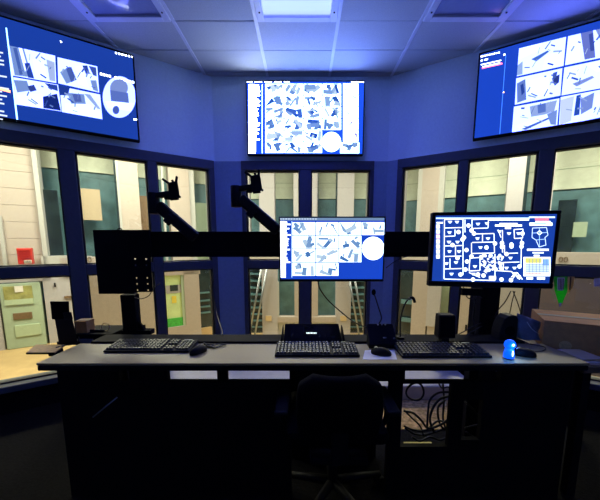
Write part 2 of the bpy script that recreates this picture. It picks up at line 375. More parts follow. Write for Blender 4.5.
# --- left: block wall of long courses
s0, s1 = onside('L', FAR, -60, 205)[0], onside('L', FAR, 37, 205)[0]
s_mid = onside('L', FAR, -12, 205)[0]
ztop = onside('L', FAR, 20, 120)[1]; zbot = onside('L', FAR, 20, 271)[1]
nC = 9; hC = (ztop-zbot)/nC
for k in range(nC):
    z0 = zbot+k*hC
    for a_, b_ in (((s0, s_mid), (s_mid, s1)) if k % 2 else ((s0, s_mid-0.8), (s_mid-0.8, s1))):
        side_obj('block', 'L', FAR, a_+.004, b_-.004, z0+.005, z0+hC-.005, 0.4, M_CREAM, FL, 0.006)
side_obj('mortar', 'L', FAR+0.012, s0, s1, zbot, ztop, 0.4, M_CREAM, FL)
side_obj('block', 'L', FAR, s0, s1, ztop, HTOP, 0.4, M_CREAM, FL)
fp(FL, 'L', 'jamb', 37, 42, 120, 267, M_JAMB, -0.1, 0.6, 205)
fp(FL, 'L', 'jamb', 0, 4, 215, 267, M_JAMB, -0.12, 0.1, 240)
fp(FL, 'L', 'sill_band', 41, 71, 256, 267, M_JAMB, -0.1, 0.6, 260)
fp(FL, 'L', 'dark_glazing', 41, 60, 190, 256, M_DTEAL, 0.3, 0.1, 220)
fp(FL, 'L', 'jamb', 62, 66, 120, 267, M_WHITE, -0.05, 0.5, 205)
fp(FL, 'L', 'sill_band', 60, 150, 257, 272, M_CREAM, -0.1, 0.6, 262)
fp(FL, 'L', 'tan_panel', 80, 101, 189, 220, M_TANP, 0.5, 0.1, 205)
fp(FL, 'L', 'mullion', 116.5, 118.5, 120, 262, M_DTEAL, 0.0, 0.2, 205)
fp(FL, 'L', 'jamb', 118.5, 121, 120, 262, M_JAMB, -0.02, 0.4, 205)
fp(FL, 'L', 'pilaster', 121, 140, 120, 262, M_CREAM, 0, 0.5, 205)
fp(FL, 'L', 'brown_panel', 140, 150, 196, 262, M_BROWN, 0.4, 0.1, 205)
fp(FL, 'L', 'pilaster', 170, 190, 120, 262, M_CREAM, 0, 0.5, 205)
fp(FL, 'L', 'jamb', 163, 165, 120, 262, M_JAMB, 0.0, 0.2, 205)
fp(FL, 'L', 'jamb', 190, 195, 120, 262, M_JAMB, 0.05, 0.4, 205)
fp(FL, 'L', 'glazing', 195, 209, 203, 262, M_DOORG, 0.6, 0.1, 220)
fp(FL, 'L', 'jamb', 209, 212, 120, 338, M_WHITE, 0.0, 0.4, 205)
# lower storey left
fp(FL, 'L', 'lower_wall', 46, 92, 268, 350, M_WHITE, 0, 0.5, 310, zlo=ZF)
fp(FL, 'L', 'lower_wall', -60, 0, 268, 350, M_WHITE, 0, 0.5, 310, zlo=ZF)
fp(FL, 'L', 'lower_lintel', -60, 50, 266, 283.5, M_WHITE, 0, 0.5, 274)
fp(FL, 'L', 'lower_wall', 88, 165, 268, 345, M_CREAM, -2.60, 0.5, 310, zlo=ZF)
fp(FL, 'L', 'lower_wall', 185, 200, 266, 345, M_CREAM, -2.60, 0.5, 300, zlo=ZF)
fp(FL, 'L', 'lower_lintel', 160, 200, 262, 275, M_CREAM, -2.60, 0.5, 270)
fp(FL, 'L', 'lower_base', 160, 188, 327, 345, M_CREAM, -2.60, 0.5, 330, zlo=ZF)
fp(FL, 'L', 'dark_glazing', 199, 211, 262, 328, M_DTEAL, -2.40, 0.1, 300)
fp(FL, 'L', 'lower_base', 199, 212, 328, 345, M_TAN, -2.50, 0.3, 330, zlo=ZF)
for y in (292, 300, 306, 312): fp(FL, 'L', 'glazing_rail', 200, 210, y, y+1.5, M_TEAL, -2.48, 0.06, 300)
# green-lit room behind the opening
fp(FL, 'L', 'green_room_wall', 158, 190, 270, 335, M_LGREEN, -2.538, 0.1, 300)
fp(FL, 'L', 'green_room_shelf', 166, 185, 285, 293, M_WHITE, -2.550, 0.1, 290)
fp(FL, 'L', 'green_room_screen', 170, 178, 285, 291, M_DTEAL, -2.558, 0.05, 288)
fp(FL, 'L', 'green_room_post', 182, 185.5, 275, 327, M_DOORG, -2.580, 0.15, 300)
fp(FL, 'L', 'green_room_dial', 172, 176.5, 296, 303, M_YEL, -2.548, 0.1, 300)
fp(FL, 'L', 'green_room_bench', 167, 185, 318, 327, M_VGREEN, -2.558, 0.2, 322)
# outlets
for x in (144.5,): fp(FL, 'L', 'outlet', x-1.2, x+1.2, 325, 331, M_BLACK, -2.63, 0.03, 328)
fp(FL, 'L', 'lock', 54, 55.5, 283, 287, M_BLACK, -0.05, 0.05, 285)
fp(FL, 'L', 'door_closer', 64, 73, 296, 298, M_BROWN, -0.05, 0.05, 297)
# green door
s0, s1, z0, z1 = prng('L', FAR-0.05, 3, 44, 283, 346, 320); z0 = ZF
O, e, n = frame('L', FAR-0.05); cc = O+e*((s0+s1)/2); cc.z = ZF
dr = thing('door_1', cc, 'green steel hall door with small window and slot, lower left', 'door', kind='structure')
wD, hD = s1-s0, z1-z0
side_obj('leaf', 'L', FAR-0.05, s0, s1, z0, z1, 0.3, M_DOORG, dr, 0.02)
side_obj('vision_window', 'L', FAR-0.08, s0+.10*wD, s0+.80*wD, z0+.74*hD, z0+.96*hD, 0.05, M_OLIVE, dr, 0.01)
side_obj('vision_window_light', 'L', FAR-0.10, s0+.38*wD, s0+.58*wD, z0+.87*hD, z0+.96*hD, 0.05, M_PAPER, dr)
side_obj('vision_window_frame', 'L', FAR-0.09, s0+.10*wD, s0+.80*wD, z0+.68*hD, z0+.76*hD, 0.05, M_DOORL, dr)
side_obj('slot', 'L', FAR-0.08, s0+.25*wD, s0+.72*wD, z0+.45*hD, z0+.55*hD, 0.05, M_BROWN, dr, 0.01)
side_obj('lower_panel', 'L', FAR-0.08, s0+.25*wD, s0+.90*wD, z0+.18*hD, z0+.36*hD, 0.05, M_DOORL, dr, 0.01)
# red cabinet and number plate
s0, s1, z0, z1 = prng('L', FAR-0.42, 17, 32.5, 248, 264.5, 256); O, e, n = frame('L', FAR-.42); cc = O+e*((s0+s1)/2); cc.z = z0
t = thing('fire_cabinet', cc, 'red fire cabinet with white lettering on the cream block wall', 'fire cabinet')
side_obj('body', 'L', FAR-0.42, s0, s1, z0, z1, 0.2, M_RED, t, 0.02)
for k in range(4): side_obj('louvre', 'L', FAR-0.445, s0+.04, s1-.04, z0+(0.38+.15*k)*(z1-z0), z0+(0.42+.15*k)*(z1-z0), 0.03, M_RED, t)
side_obj('label_plate', 'L', FAR-0.44, s0+.42*(s1-s0), s1-.03, z0+.06*(z1-z0), z0+.26*(z1-z0), 0.03, M_PAPER, t)
def text_side(par, body, side, off, px, py, pys, m, name='lettering'):
    O, e, n = frame(side, off); p = onplane(px, py, O, n); p2 = onplane(px, py-pys, O, n)
    cu = bpy.data.curves.new(name, 'FONT'); cu.body = body; cu.size = (p2.z-p.z)*1.38; cu.align_x = 'CENTER'; cu.extrude = 0.004
    o = bpy.data.objects.new(name, cu); COL.objects.link(o)
    R = Matrix((e, ZA, -n)).transposed().to_4x4(); 
    dg = bpy.context.evaluated_depsgraph_get(); me = bpy.data.meshes.new_from_object(o.evaluated_get(dg)); bpy.data.objects.remove(o)
    me.transform(Matrix.Translation(p) @ R); return link(name, me, m, par)
text_side(t, 'FIRE', 'L', FAR-0.455, 27.5, 262.8, 2.4, M_INK)
fp(FL, 'L', 'number_plate', 82, 92, 256, 266, M_WHITE, -0.14, 0.04, 261)
text_side(FL, '10', 'L', FAR-0.16, 87.5, 262.3, 5.5, M_BROWN)
# --- centre, upper storey
fp(FC, 'C', 'pilaster', 259, 274.5, 120, 258, M_WHITE, 0, 0.5, 200)
fp(FC, 'C', 'pilaster', 293.5, 318, 120, 258, M_WHITE, 0.1, 0.5, 200)
fp(FC, 'C', 'pilaster', 337, 354, 120, 258, M_WHITE, 0, 0.5, 200)
fp(FC, 'C', 'mullion', 336, 337.2, 120, 258, M_DTEAL, -0.02, 0.2, 200)
fp(FC, 'C', 'mullion', 317.5, 318.5, 120, 258, M_DTEAL, 0.05, 0.2, 200)
fp(FC, 'C', 'slab_edge', 215, 395, 257, 271, M_CREAM, -0.15, 0.9, 264)
for x in (367.5, 248): fp(FC, 'C', 'jamb', x, x+1.6, 120, 258, M_WHITE, 0.1, 0.3, 200)
# centre, lower storey
for a_, b_ in ((262, 277.5), (336, 351)): fp(FC, 'C', 'lower_pilaster', a_, b_, 268, 345, M_WHITE, -2.60, 0.5, 300, zlo=ZF)
fp(FC, 'C', 'window_post', 294.5, 318, 268, 318, M_CREAM, -2.58, 0.3, 300)
fp(FC, 'C', 'window_sill', 277.5, 336, 317, 322.5, M_CREAM, -2.62, 0.4, 318)
fp(FC, 'C', 'window_base', 277.5, 336, 322.5, 345, M_JAMB, -2.55, 0.3, 318, zlo=ZF)
fp(FC, 'C', 'window_pane', 277.5, 336, 268, 318, M_TEAL, -2.35, 0.06, 300)
fp(FC, 'C', 'window_jamb', 277.5, 279, 282, 318, M_JAMB, -2.60, 0.1, 300)
for x in (268.5, 343.5): fp(FC, 'C', 'outlet', x-3, x+3, 316, 321, M_TANPAPER, -2.63, 0.03, 318)
# steel stairs in the two side openings
def stair(xa, xb, lean, label):
    O, e, n = frame('C', FAR-2.7); s0, s1, z0, z1 = prng('C', FAR-2.7, xa, xb, 268, 340, 300); z0 = ZF
    cc = O+e*((s0+s1)/2); cc.z = ZF
    t = thing('steel_stair', cc, label, 'stair', 'steel stairs in the hall')
    side_obj('stair_back', 'C', FAR-1.85, s0-.1, s1+.1, ZF, z1, 0.05, M_DTEAL, t)
    for k in range(10):
        z = ZF+0.2+k*(z1-ZF)/10
        side_obj('tread', 'C', FAR-1.9-0.03*k, s0+.02, s1-.02, z, z+0.05, 0.28, M_TEAL, t)
    bm = bmesh.new(); a_, b_ = (s0+.08, s0+.55) if lean > 0 else (s1-.08, s1-.55)
    for q in (0, 0.18*lean):
        tube(bm, [O+e*(a_+q)+Vector((0, 0, ZF))-O*0, O+e*(b_+q)+Vector((0, 0, z1))], 0.035, 6); bm_obj('handrail', bm, M_ALU, t, 0, True); bm = bmesh.new()
    bm.free()
stair(245, 262, 1, 'dark steel stair with slanting rails through the left middle window')
stair(351, 369, -1, 'dark steel stair with slanting rails through the right middle window')
# --- right, upper storey
fp(FR, 'R', 'jamb', 401.5, 404.5, 120, 340, M_WHITE, 0, 0.3, 205)
fp(FR, 'R', 'jamb', 417, 421, 120, 260, M_JAMB, 0.0, 0.4, 205)
fp(FR, 'R', 'pilaster', 421, 438, 120, 260, M_CREAM, 0, 0.5, 205)
fp(FR, 'R', 'jamb', 438, 443, 120, 260, M_JAMB, 0.0, 0.4, 205)
fp(FR, 'R', 'pilaster', 505.5, 522.5, 120, 265, M_WHITE, 0, 0.5, 205)
fp(FR, 'R', 'jamb', 522.5, 526, 120, 265, M_DTEAL, 0.0, 0.3, 205)
fp(FR, 'R', 'slab_edge', 398, 540, 258, 271, M_CREAM, -0.1, 0.9, 264)
fp(FR, 'R', 'slab_edge', 540, 640, 253, 266, M_CREAM, -0.14, 0.9, 260)
fp(FR, 'R', 'notice', 573, 587, 222, 237, M_DOORG, 0.8, 0.06, 230)
fp(FR, 'R', 'dark_panel', 556, 574, 200, 252, M_DTEAL, 0.9, 0.06, 230)
fp(FR, 'R', 'jamb', 549, 551.5, 120, 253, M_WHITE, 0.0, 0.3, 205)
text_side(FR, '00', 'R', FAR-0.16, 563, 262, 5.5, M_BROWN)
# right, lower storey
fp(FR, 'R', 'dark_glazing', 400, 412, 268, 345, M_DTEAL, -2.20, 0.1, 300, zlo=ZF)
for y in (300, 318): fp(FR, 'R', 'glazing_rail', 401, 412, y, y+4, M_TEAL, -2.35, 0.06, 300)
fp(FR, 'R', 'lower_pilaster', 412, 427, 268, 345, M_CREAM, -2.60, 0.5, 300, zlo=ZF)
fp(FR, 'R', 'lower_door', 427, 440, 280, 327, M_WHITE, -2.63, 0.3, 300)
fp(FR, 'R', 'lower_base', 427, 442, 327, 345, M_CREAM, -2.58, 0.3, 330, zlo=ZF)
fp(FR, 'R', 'glazing', 440, 449, 268, 345, M_DOORG, -2.20, 0.1, 300, zlo=ZF)
fp(FR, 'R', 'lower_wall', 455, 479, 268, 345, M_CREAM, -2.60, 0.5, 300, zlo=ZF)
fp(FR, 'R', 'lower_wall', 494, 530, 268, 345, M_WHITE, -2.60, 0.5, 300, zlo=ZF)
fp(FR, 'R', 'lower_wall', 479, 494, 268, 345, M_JAMB, -2.30, 0.5, 300, zlo=ZF)
fp(FR, 'R', 'dark_lower_wall', 530, 660, 270, 345, M_PURP, -2.6, 0.5, 300, zlo=ZF)
fp(FR, 'R', 'outlet', 465, 467, 325, 331, M_BLACK, -2.63, 0.03, 328)
# hall lamps (above the field of view)
def area(name, loc, sx_, sy_, watts, col, aim=None):
    l = bpy.data.lights.new(name, 'AREA'); l.shape = 'RECTANGLE'; l.size = sx_; l.size_y = sy_; l.energy = watts; l.color = col
    o = bpy.data.objects.new(name, l); COL.objects.link(o); o.location = loc
    if aim is not None: o.rotation_euler = (Vector(aim)-Vector(loc)).to_track_quat('-Z', 'Y').to_euler()
    return o
for x, y, k_ in ((-7.6, 5.8, 1.2), (-4.5, 8.4, 1.15), (0, 8.6, 0.8), (5.4, 8.0, 1.0), (8.5, 5.2, 0.8)):
    area('hall_lamp', (x, y, HTOP-0.1), 2.4, 1.6, POD_W*k_, (1.0, 0.86, 0.68))
# ------------------------------------------------------------------ screens
def lin(c): return tuple(((v/255)/12.92 if v/255 <= 0.04045 else ((v/255+0.055)/1.055)**2.4) for v in c)
class Pic:
    """flat picture on a screen plane; shapes are given by photo pixels laid on that plane"""
    def __init__(s, O, n): s.O, s.n = O, n; s.v, s.f, s.c = [], [], []
    def poly(s, pts, col, layer=1, gain=1.0):
        b = len(s.v)
        for p in pts: s.v.append(onplane(p[0], p[1], s.O-s.n*(0.0004*layer), s.n))
        s.f.append(tuple(range(b, b+len(pts)))); k = lin(col); s.c.append(tuple(x*gain for x in k))
    def rect(s, x0, y0, x1, y1, col, layer=1, gain=1.0): s.poly([(x0, y0), (x1, y0), (x1, y1), (x0, y1)], col, layer, gain)
    def disc(s, x, y, rx, ry, col, layer=1, gain=1.0, n=24): s.poly([(x+rx*math.cos(2*math.pi*k/n), y+ry*math.sin(2*math.pi*k/n)) for k in range(n)], col, layer, gain)
    def done(s, name, m, parent):
        me = bpy.data.meshes.new(name); me.from_pydata([tuple(p) for p in s.v], [], s.f)
        at = me.color_attributes.new('Col', 'FLOAT_COLOR', 'CORNER'); i = 0
        for f, c in zip(s.f, s.c):
            for _ in f: at.data[i].color = (*c, 1); i += 1
        # faces look at the viewer
        for p in me.polygons:
            if p.normal.dot(s.n) > 0: p.flip()
        o = link(name, me, m, parent); return o
def feed(O, n, quad, seed, m, parent, base, shade, gain, nsh=7, shapes=None, name='camera_view', big=1.0):
    """one camera picture: bright room with darker furniture shapes, drawn inside a quad"""
    r = random.Random(seed); P = Pic(O, n); A, B, C, E_ = [Vector(q) for q in quad]
    def uv(u, v): return (A*(1-u)+B*u)*(1-v)+(E_*(1-u)+C*u)*v
    def dim(c, k): return tuple(max(0, min(255, x*k)) for x in c)
    P.poly([uv(0, 0), uv(1, 0), uv(1, 1), uv(0, 1)], base, 2, gain)
    if shapes:
        for k, (pts, col) in enumerate(shapes): P.poly([uv(*p) for p in pts], col if col[0] < 210 else base, 3+k*0.3, 1.0 if col[0] < 210 else gain*1.15)
        for k in range(9):      # small furniture and edges
            cx, cy = r.uniform(.1, .9), r.uniform(.12, .88); a = r.choice((.3, .5, 1.9, 2.1))+r.uniform(-.2, .2); L, W = r.uniform(.04, .16), r.uniform(.008, .035)
            pts = [uv(min(.98, max(.02, cx+(p*L*math.cos(a)-q*W*math.sin(a))*.6)), min(.98, max(.02, cy+p*L*math.sin(a)+q*W*math.cos(a)))) for p, q in ((-1, -1), (1, -1), (1, 1), (-1, 1))]
            t_ = r.random(); P.poly(pts, tuple((175, 198, 245)[j]*(1-t_)+shade[j]*t_ for j in range(3)), 5+.1*k, 1.0)
    else:
        # floor and walls of a room, then furniture
        h = r.uniform(.25, .5); q = r.uniform(.2, .8)
        P.poly([uv(0, h), uv(q, r.uniform(.1, .3)), uv(1, h*r.uniform(.6, 1.2)), uv(1, 1), uv(0, 1)], dim(base, r.uniform(.93, 1.0)), 3, gain)
        for k in range(nsh):
            cx, cy = r.uniform(.1, .9), r.uniform(.12, .88); a = r.uniform(0, math.pi); L, W = r.uniform(.08, .30)*big, r.uniform(.03, .12)*big
            pts = []
            for sx_, sy_ in ((-1, -1), (1, -1), (1, 1), (-1, 1)):
                u = cx+(sx_*L*math.cos(a)-sy_*W*math.sin(a))*.6; v = cy+(sx_*L*math.sin(a)+sy_*W*math.cos(a))
                pts.append(uv(min(.98, max(.02, u)), min(.98, max(.02, v))))
            t_ = r.random()**1.3; c = tuple((205, 230, 252)[i]*(1-t_)+shade[i]*t_ for i in range(3)); P.poly(pts, c, 4+0.2*k, 1.0)
    return P.done(name, m, parent)
GP = 0.38          # half the gap between camera pictures, in photo pixels
BLUE = (26, 74, 196); WHITE = (236, 248, 255); LINE = (225, 238, 255)
def display_panel(name, label, cat, O, n, e, quad_px, depth, bez, m_scr, bg, bggain, group=None, chin=0.0, zi=((0, 1), (2, 3))):
    """rectangular panel whose face lies on plane (O, n); returns thing, screen part, face origin"""
    pts = [onplane(x, y, O, n) for x, y in quad_px]          # tl tr br bl
    s = [(p-O).dot(e) for p in pts]; s0, s1 = (s[0]+s[3])/2, (s[1]+s[2])/2
    z1, z0 = sum(pts[i].z for i in zi[0])/len(zi[0]), sum(pts[i].z for i in zi[1])/len(zi[1])
    c = O+e*((s0+s1)/2); base = Vector((c.x, c.y, z0)); t = thing(name, base, label, cat, group)
    def bb(nm, a, b, za, zb, d0, d1, m, par=t, bev=0.004):
        bm = bmesh.new(); q = O+e*((a+b)/2)+n*((d0+d1)/2); q.z = (za+zb)/2; obox(bm, q, e, n, ZA, b-a, d1-d0, zb-za); return bm_obj(nm, bm, m, par, bev)
    bb('case', s0, s1, z0, z1, 0.004, depth, M_BPLAS)
    bb('bezel', s0, s1, z1-bez, z1, -0.004, 0.006, M_BPLAS); bb('bezel', s0, s1, z0, z0+bez+chin, -0.004, 0.006, M_BPLAS)
    bb('bezel', s0, s0+bez, z0+bez+chin, z1-bez, -0.004, 0.006, M_BPLAS); bb('bezel', s1-bez, s1, z0+bez+chin, z1-bez, -0.004, 0.006, M_BPLAS)
    me = bpy.data.meshes.new('screen'); q = [O+e*a for a in (s0+bez, s1-bez, s1-bez, s0+bez)]; zz = (z0+bez+chin, z0+bez+chin, z1-bez, z1-bez)
    me.from_pydata([(p.x, p.y, z) for p, z in zip(q, zz)], [], [(0, 1, 2, 3)]); at = me.color_attributes.new('Col', 'FLOAT_COLOR', 'CORNER')
    for i in range(4): at.data[i].color = (*[x*bggain for x in lin(bg)], 1)
    for p in me.polygons:
        if p.normal.dot(n) > 0: p.flip()
    scr = link('screen', me, m_scr, t)
    return t, scr, (s0, s1, z0, z1)
def bars(P, x, y0, y1, wmin, wmax, step, col, layer=2, gain=1.0, seed=1, hgt=0.62, slope=0.0):
    r = random.Random(seed); y = y0
    while y < y1:
        wd = r.uniform(wmin, wmax); P.poly([(x, y), (x+wd, y+slope*wd), (x+wd, y+step*hgt+slope*wd), (x, y+step*hgt)], col, layer, gain); y += step
# ---- middle wall screen
g = 18.0
O = Vector((0, D-0.085, 0)); n = Vector((0, 1, 0))
tv, scr, R_ = display_panel('wall_screen', 'wide wall screen with a grid of camera views, mounted in the middle', 'screen', O, n, XA, [(246, 80.5), (364.5, 80.5), (364, 155), (247, 155)], 0.05, 0.010, M_TVSCR, (22, 70, 205), 1.6, 'wall screens')
box_obj('wall_mount', -0.25, 0.28, D-0.045, D+0.01, R_[2]+0.2, R_[3]-0.2, M_BLACK, tv)
def cx3(v): return 240+v/4.615
def cy3(v): return 70+v/4.615
xs = [cx3(v) for v in (115, 203, 292, 380, 468)]; ys = [cy3(v) for v in (62, 116, 170, 224, 278, 331, 384)]
sd = 100
for r_ in range(6):
    for c_ in range(4):
        if r_ >= 4 and c_ == 3: continue
        sd += 1
        feed(O, n, [(xs[c_]+GP, ys[r_]+GP), (xs[c_+1]-GP, ys[r_]+GP), (xs[c_+1]-GP, ys[r_+1]-GP), (xs[c_]+GP, ys[r_+1]-GP)], sd, M_TVSCR, scr, (118, 146, 255), (30, 80, 175), g, 6, big=2.0)
for r_ in range(5):
    a_, b_ = cy3(62+r_*54), cy3(62+(r_+1)*54-2); sd += 1
    feed(O, n, [(cx3(476), a_), (cx3(546), a_), (cx3(546), b_), (cx3(476), b_)], sd, M_TVSCR, scr, (118, 146, 255), (150, 110, 210), g, 3)
feed(O, n, [(cx3(462), cy3(334)), (cx3(550), cy3(334)), (cx3(550), cy3(384)), (cx3(462), cy3(384))], 77, M_TVSCR, scr, (118, 146, 255), (30, 80, 175), g, 6, big=2.0)
P = Pic(O, n); P.disc(cx3(422), cy3(332), 9.6, 10, (118, 150, 255), 2, g); P.rect(cx3(400), cy3(318), cx3(445), cy3(321), (120, 170, 235), 3, 1); P.rect(cx3(390), cy3(345), cx3(440), cy3(347), (150, 190, 240), 3, 1); P.done('round_camera_view', M_TVSCR, scr)
P = Pic(O, n); P.rect(cx3(40), cy3(66), cx3(72), cy3(384), (228, 240, 255), 2, g); bars(P, cx3(72), cy3(68), cy3(320), 0.4, 4.6, 2.0, (228, 240, 255), 2, g, 5)
P.rect(cx3(101), cy3(66), cx3(104), cy3(384), (140, 180, 250), 2, g*.6); bars(P, cx3(42), cy3(72), cy3(380), 3, 6, 2.2, (110, 140, 190), 3, g*.6, 9, .25); P.done('side_list', M_TVSCR, scr)
P = Pic(O, n)
for k in range(22):
    if k % 5 != 3: P.rect(cx3(32+k*9), cy3(53), cx3(38+k*9), cy3(57), LINE, 2, g*.6)
for k in range(6): P.rect(cx3(515+k*10), cy3(53), cx3(521+k*10), cy3(57), LINE, 2, g*.6)
P.done('title_text', M_TVSCR, scr)['kind'] = 'stuff'
# ---- left wall screen
O_, e, n = frame('L', -0.085); O = O_
g = 8.0
tv, scr, R_ = display_panel('wall_screen', 'large wall screen at upper left with four camera views and a round one', 'screen', O, n, e, [(-72, 2), (134.6, 55.5), (139.3, 141.5), (-58, 110)], 0.05, 0.012, M_TVSCR, (22, 60, 160), 1.05, 'wall screens', zi=((1,), (2,)))
side_obj('wall_mount', 'L', -0.045, (R_[0]+R_[1])/2-.3, (R_[0]+R_[1])/2+.3, R_[2]+.15, R_[3]-.15, 0.05, M_BLACK, tv)
LB = (97, 110, 255); LS = (40, 70, 165); LM = (120, 150, 215)
def Q(*a): return [(x/3.447, y/3.447) for x, y in a]
feed(O, n, Q((32, 157), (190, 192), (194, 286), (43, 260)), 1, M_TVSCR, scr, LB, LS, g, shapes=[
    ([(.0, 0), (.32, 0), (.45, .95), (.05, .98)], LM), ([(.08, .05), (.16, .02), (.24, .9), (.17, .95)], (70, 100, 180)), ([(.2, .0), (.28, 0), (.36, .6), (.3, .8)], (225, 236, 255)),
    ([(.3, .5), (.42, .45), (.5, .98), (.36, .98)], LS), ([(.5, .3), (.75, .3), (.78, .85), (.55, .9)], (228, 240, 255)), ([(.8, .2), (.98, .25), (.98, .95), (.85, .95)], (170, 190, 240))])
feed(O, n, Q((198, 197), (335, 229), (342, 319), (201, 287)), 2, M_TVSCR, scr, LB, LS, g, shapes=[
    ([(.05, .55), (.3, .25), (.42, .75), (.2, .95)], LM), ([(.2, .35), (.34, .25), (.46, .7), (.32, .85)], (70, 95, 175)), ([(.45, .2), (.6, .15), (.75, .9), (.5, .85)], (225, 236, 255)),
    ([(.62, .1), (.75, .05), (.8, .35), (.7, .4)], LS), ([(.78, .05), (.97, .05), (.97, .4), (.88, .38)], (60, 85, 170)), ([(.8, .6), (.95, .55), (.98, .98), (.85, .95)], LM)])
feed(O, n, Q((46, 266), (200, 292), (212, 384), (56, 360)), 3, M_TVSCR, scr, LB, LS, g, shapes=[
    ([(.0, .1), (.3, .05), (.35, .4), (.05, .55)], LM), ([(.3, .25), (.45, .15), (.5, .35), (.35, .45)], (50, 70, 150)), ([(.05, .65), (.6, .45), (.75, .98), (.1, .98)], (214, 226, 255)),
    ([(.62, .55), (.95, .35), (.99, .98), (.6, .98)], (18, 40, 120)), ([(.7, .02), (.98, .02), (.98, .25), (.8, .2)], LS)])
feed(O, n, Q((205, 297), (345, 326), (353, 411), (214, 386)), 4, M_TVSCR, scr, LB, LS, g, shapes=[
    ([(.0, .0), (.25, .0), (.2, .3), (.0, .35)], (30, 60, 150)), ([(.18, .2), (.6, .12), (.62, .5), (.25, .6)], LM), ([(.3, .2), (.5, .16), (.52, .45), (.35, .5)], (80, 100, 180)),
    ([(.1, .65), (.7, .5), (.98, .75), (.95, .98), (.1, .98)], (222, 236, 255)), ([(.6, .1), (.75, .08), (.98, .6), (.9, .6)], (150, 175, 235))])
P = Pic(O, n); P.disc(119.3, 97, 16.6, 20.8, LB, 2, g*.9, 32)
P.disc(119, 88, 9, 9, (125, 148, 215), 3, 1); P.poly([(110, 90), (128, 93), (129, 103), (111, 101)], (90, 115, 195), 3.4, 1); P.disc(116, 110, 3.4, 4.2, (70, 95, 180), 3.6, 1); P.poly([(105, 101), (134, 103), (131, 111), (108, 108)], LB, 3.3, g*1.15)
P.done('round_camera_view', M_TVSCR, scr)
P = Pic(O, n); P.poly(Q((19, 95), (24, 96), (63, 418), (57, 418)), (120, 170, 240), 2, g*.7); bars(P, -22, 44, 116, 18, 31, 3.9, LINE, 2, 1.2, 3, .42, .17); P.poly(Q((0, 302), (36, 312), (36, 320), (0, 310)), (230, 130, 90), 3, g*.7); P.done('side_list', M_TVSCR, scr)
P = Pic(O, n)
for k in range(12):
    if k not in (4,): P.poly(Q((345+k*10, 250+k*2.6), (352+k*10, 251.8+k*2.6), (352+k*10, 260+k*2.6), (345+k*10, 258+k*2.6)), LINE, 2, g*.8)
for k in range(6): P.poly(Q((397+k*11, 179+k*2.6), (403+k*11, 180.5+k*2.6), (403+k*11, 187+k*2.6), (397+k*11, 185+k*2.6)), LINE, 2, g*.8)
P.poly(Q((207, 138), (215, 146), (209, 147)), LINE, 2, g*.8); P.poly(Q((460, 409), (474, 410), (474, 415), (460, 414)), LINE, 2, g*.8)
P.done('title_text', M_TVSCR, scr)['kind'] = 'stuff'
# ---- right wall screen
O_, e, n = frame('R', -0.085); O = O_
tv, scr, R_ = display_panel('wall_screen', 'large wall screen at upper right with stacked camera views', 'screen', O, n, e, [(478.8, 53.5), (668, 11), (652, 111), (472.8, 140)], 0.05, 0.012, M_TVSCR, (22, 64, 185), 1.2, 'wall screens', zi=((0,), (3,)))
side_obj('wall_mount', 'R', -0.045, (R_[0]+R_[1])/2-.3, (R_[0]+R_[1])/2+.3, R_[2]+.15, R_[3]-.15, 0.05, M_BLACK, tv)
def Q(*a): return [(460+x/3.448, y/3.448) for x, y in a]
RB = (97, 110, 255); g = 8.0
feed(O, n, Q((204, 167), (366, 127), (357, 227), (196, 263)), 1, M_TVSCR, scr, RB, LS, g, shapes=[([(.0, .0), (.5, .0), (.4, .25), (.0, .4)], (225, 238, 255)), ([(.28, .5), (.62, .32), (.66, .38), (.4, .62)], (70, 110, 200)), ([(.6, .5), (.98, .45), (.98, .97), (.55, .97)], (214, 230, 255)), ([(.0, .6), (.1, .5), (.12, .97), (.0, .97)], (150, 180, 240))])
feed(O, n, Q((373, 125), (545, 85), (530, 190), (362, 225)), 2, M_TVSCR, scr, RB, LS, g, shapes=[([(.25, .0), (.5, .0), (.62, .95), (.4, .95)], (105, 120, 205)), ([(.42, .1), (.5, .08), (.58, .7), (.5, .7)], (60, 80, 170)), ([(.55, .0), (.98, .0), (.98, .3), (.7, .45)], (130, 150, 225)), ([(.02, .1), (.22, .05), (.3, .95), (.02, .97)], (225, 236, 255))])
feed(O, n, Q((194, 270), (353, 235), (346, 329), (189, 361)), 3, M_TVSCR, scr, RB, LS, g, shapes=[([(.02, .2), (.2, .1), (.25, .9), (.05, .95)], (100, 130, 210)), ([(.1, .3), (.16, .25), (.2, .6), (.14, .7)], (40, 70, 160)), ([(.3, .2), (.7, .15), (.75, .85), (.35, .9)], (222, 236, 255)), ([(.78, .3), (.95, .2), (.95, .5), (.86, .6)], (40, 60, 140)), ([(.8, .1), (.9, .08), (.88, .3), (.8, .35)], (60, 90, 180))])
feed(O, n, Q((360, 233), (528, 198), (518, 298), (350, 329)), 4, M_TVSCR, scr, RB, LS, g, shapes=[([(.2, .65), (.6, .5), (.65, .58), (.3, .78)], (130, 150, 225)), ([(.45, .05), (.98, .0), (.98, .3), (.7, .4)], (222, 234, 255)), ([(.1, .1), (.35, .05), (.3, .4), (.1, .5)], (215, 230, 255)), ([(.7, .2), (.98, .15), (.98, .3), (.78, .35)], (90, 110, 195))])
feed(O, n, Q((186, 368), (343, 339), (335, 435), (179, 459)), 5, M_TVSCR, scr, RB, LS, g, shapes=[([(.35, .1), (.95, .05), (.9, .5), (.4, .5)], (150, 175, 235)), ([(.52, .1), (.7, .08), (.72, .4), (.55, .42)], (90, 120, 205)), ([(.1, .75), (.85, .45), (.9, .6), (.2, .92)], (228, 240, 255)), ([(.2, .9), (.85, .6), (.87, .66), (.3, .96)], (80, 110, 190)), ([(.75, .5), (.97, .4), (.97, .95), (.85, .9)], (120, 150, 225))])
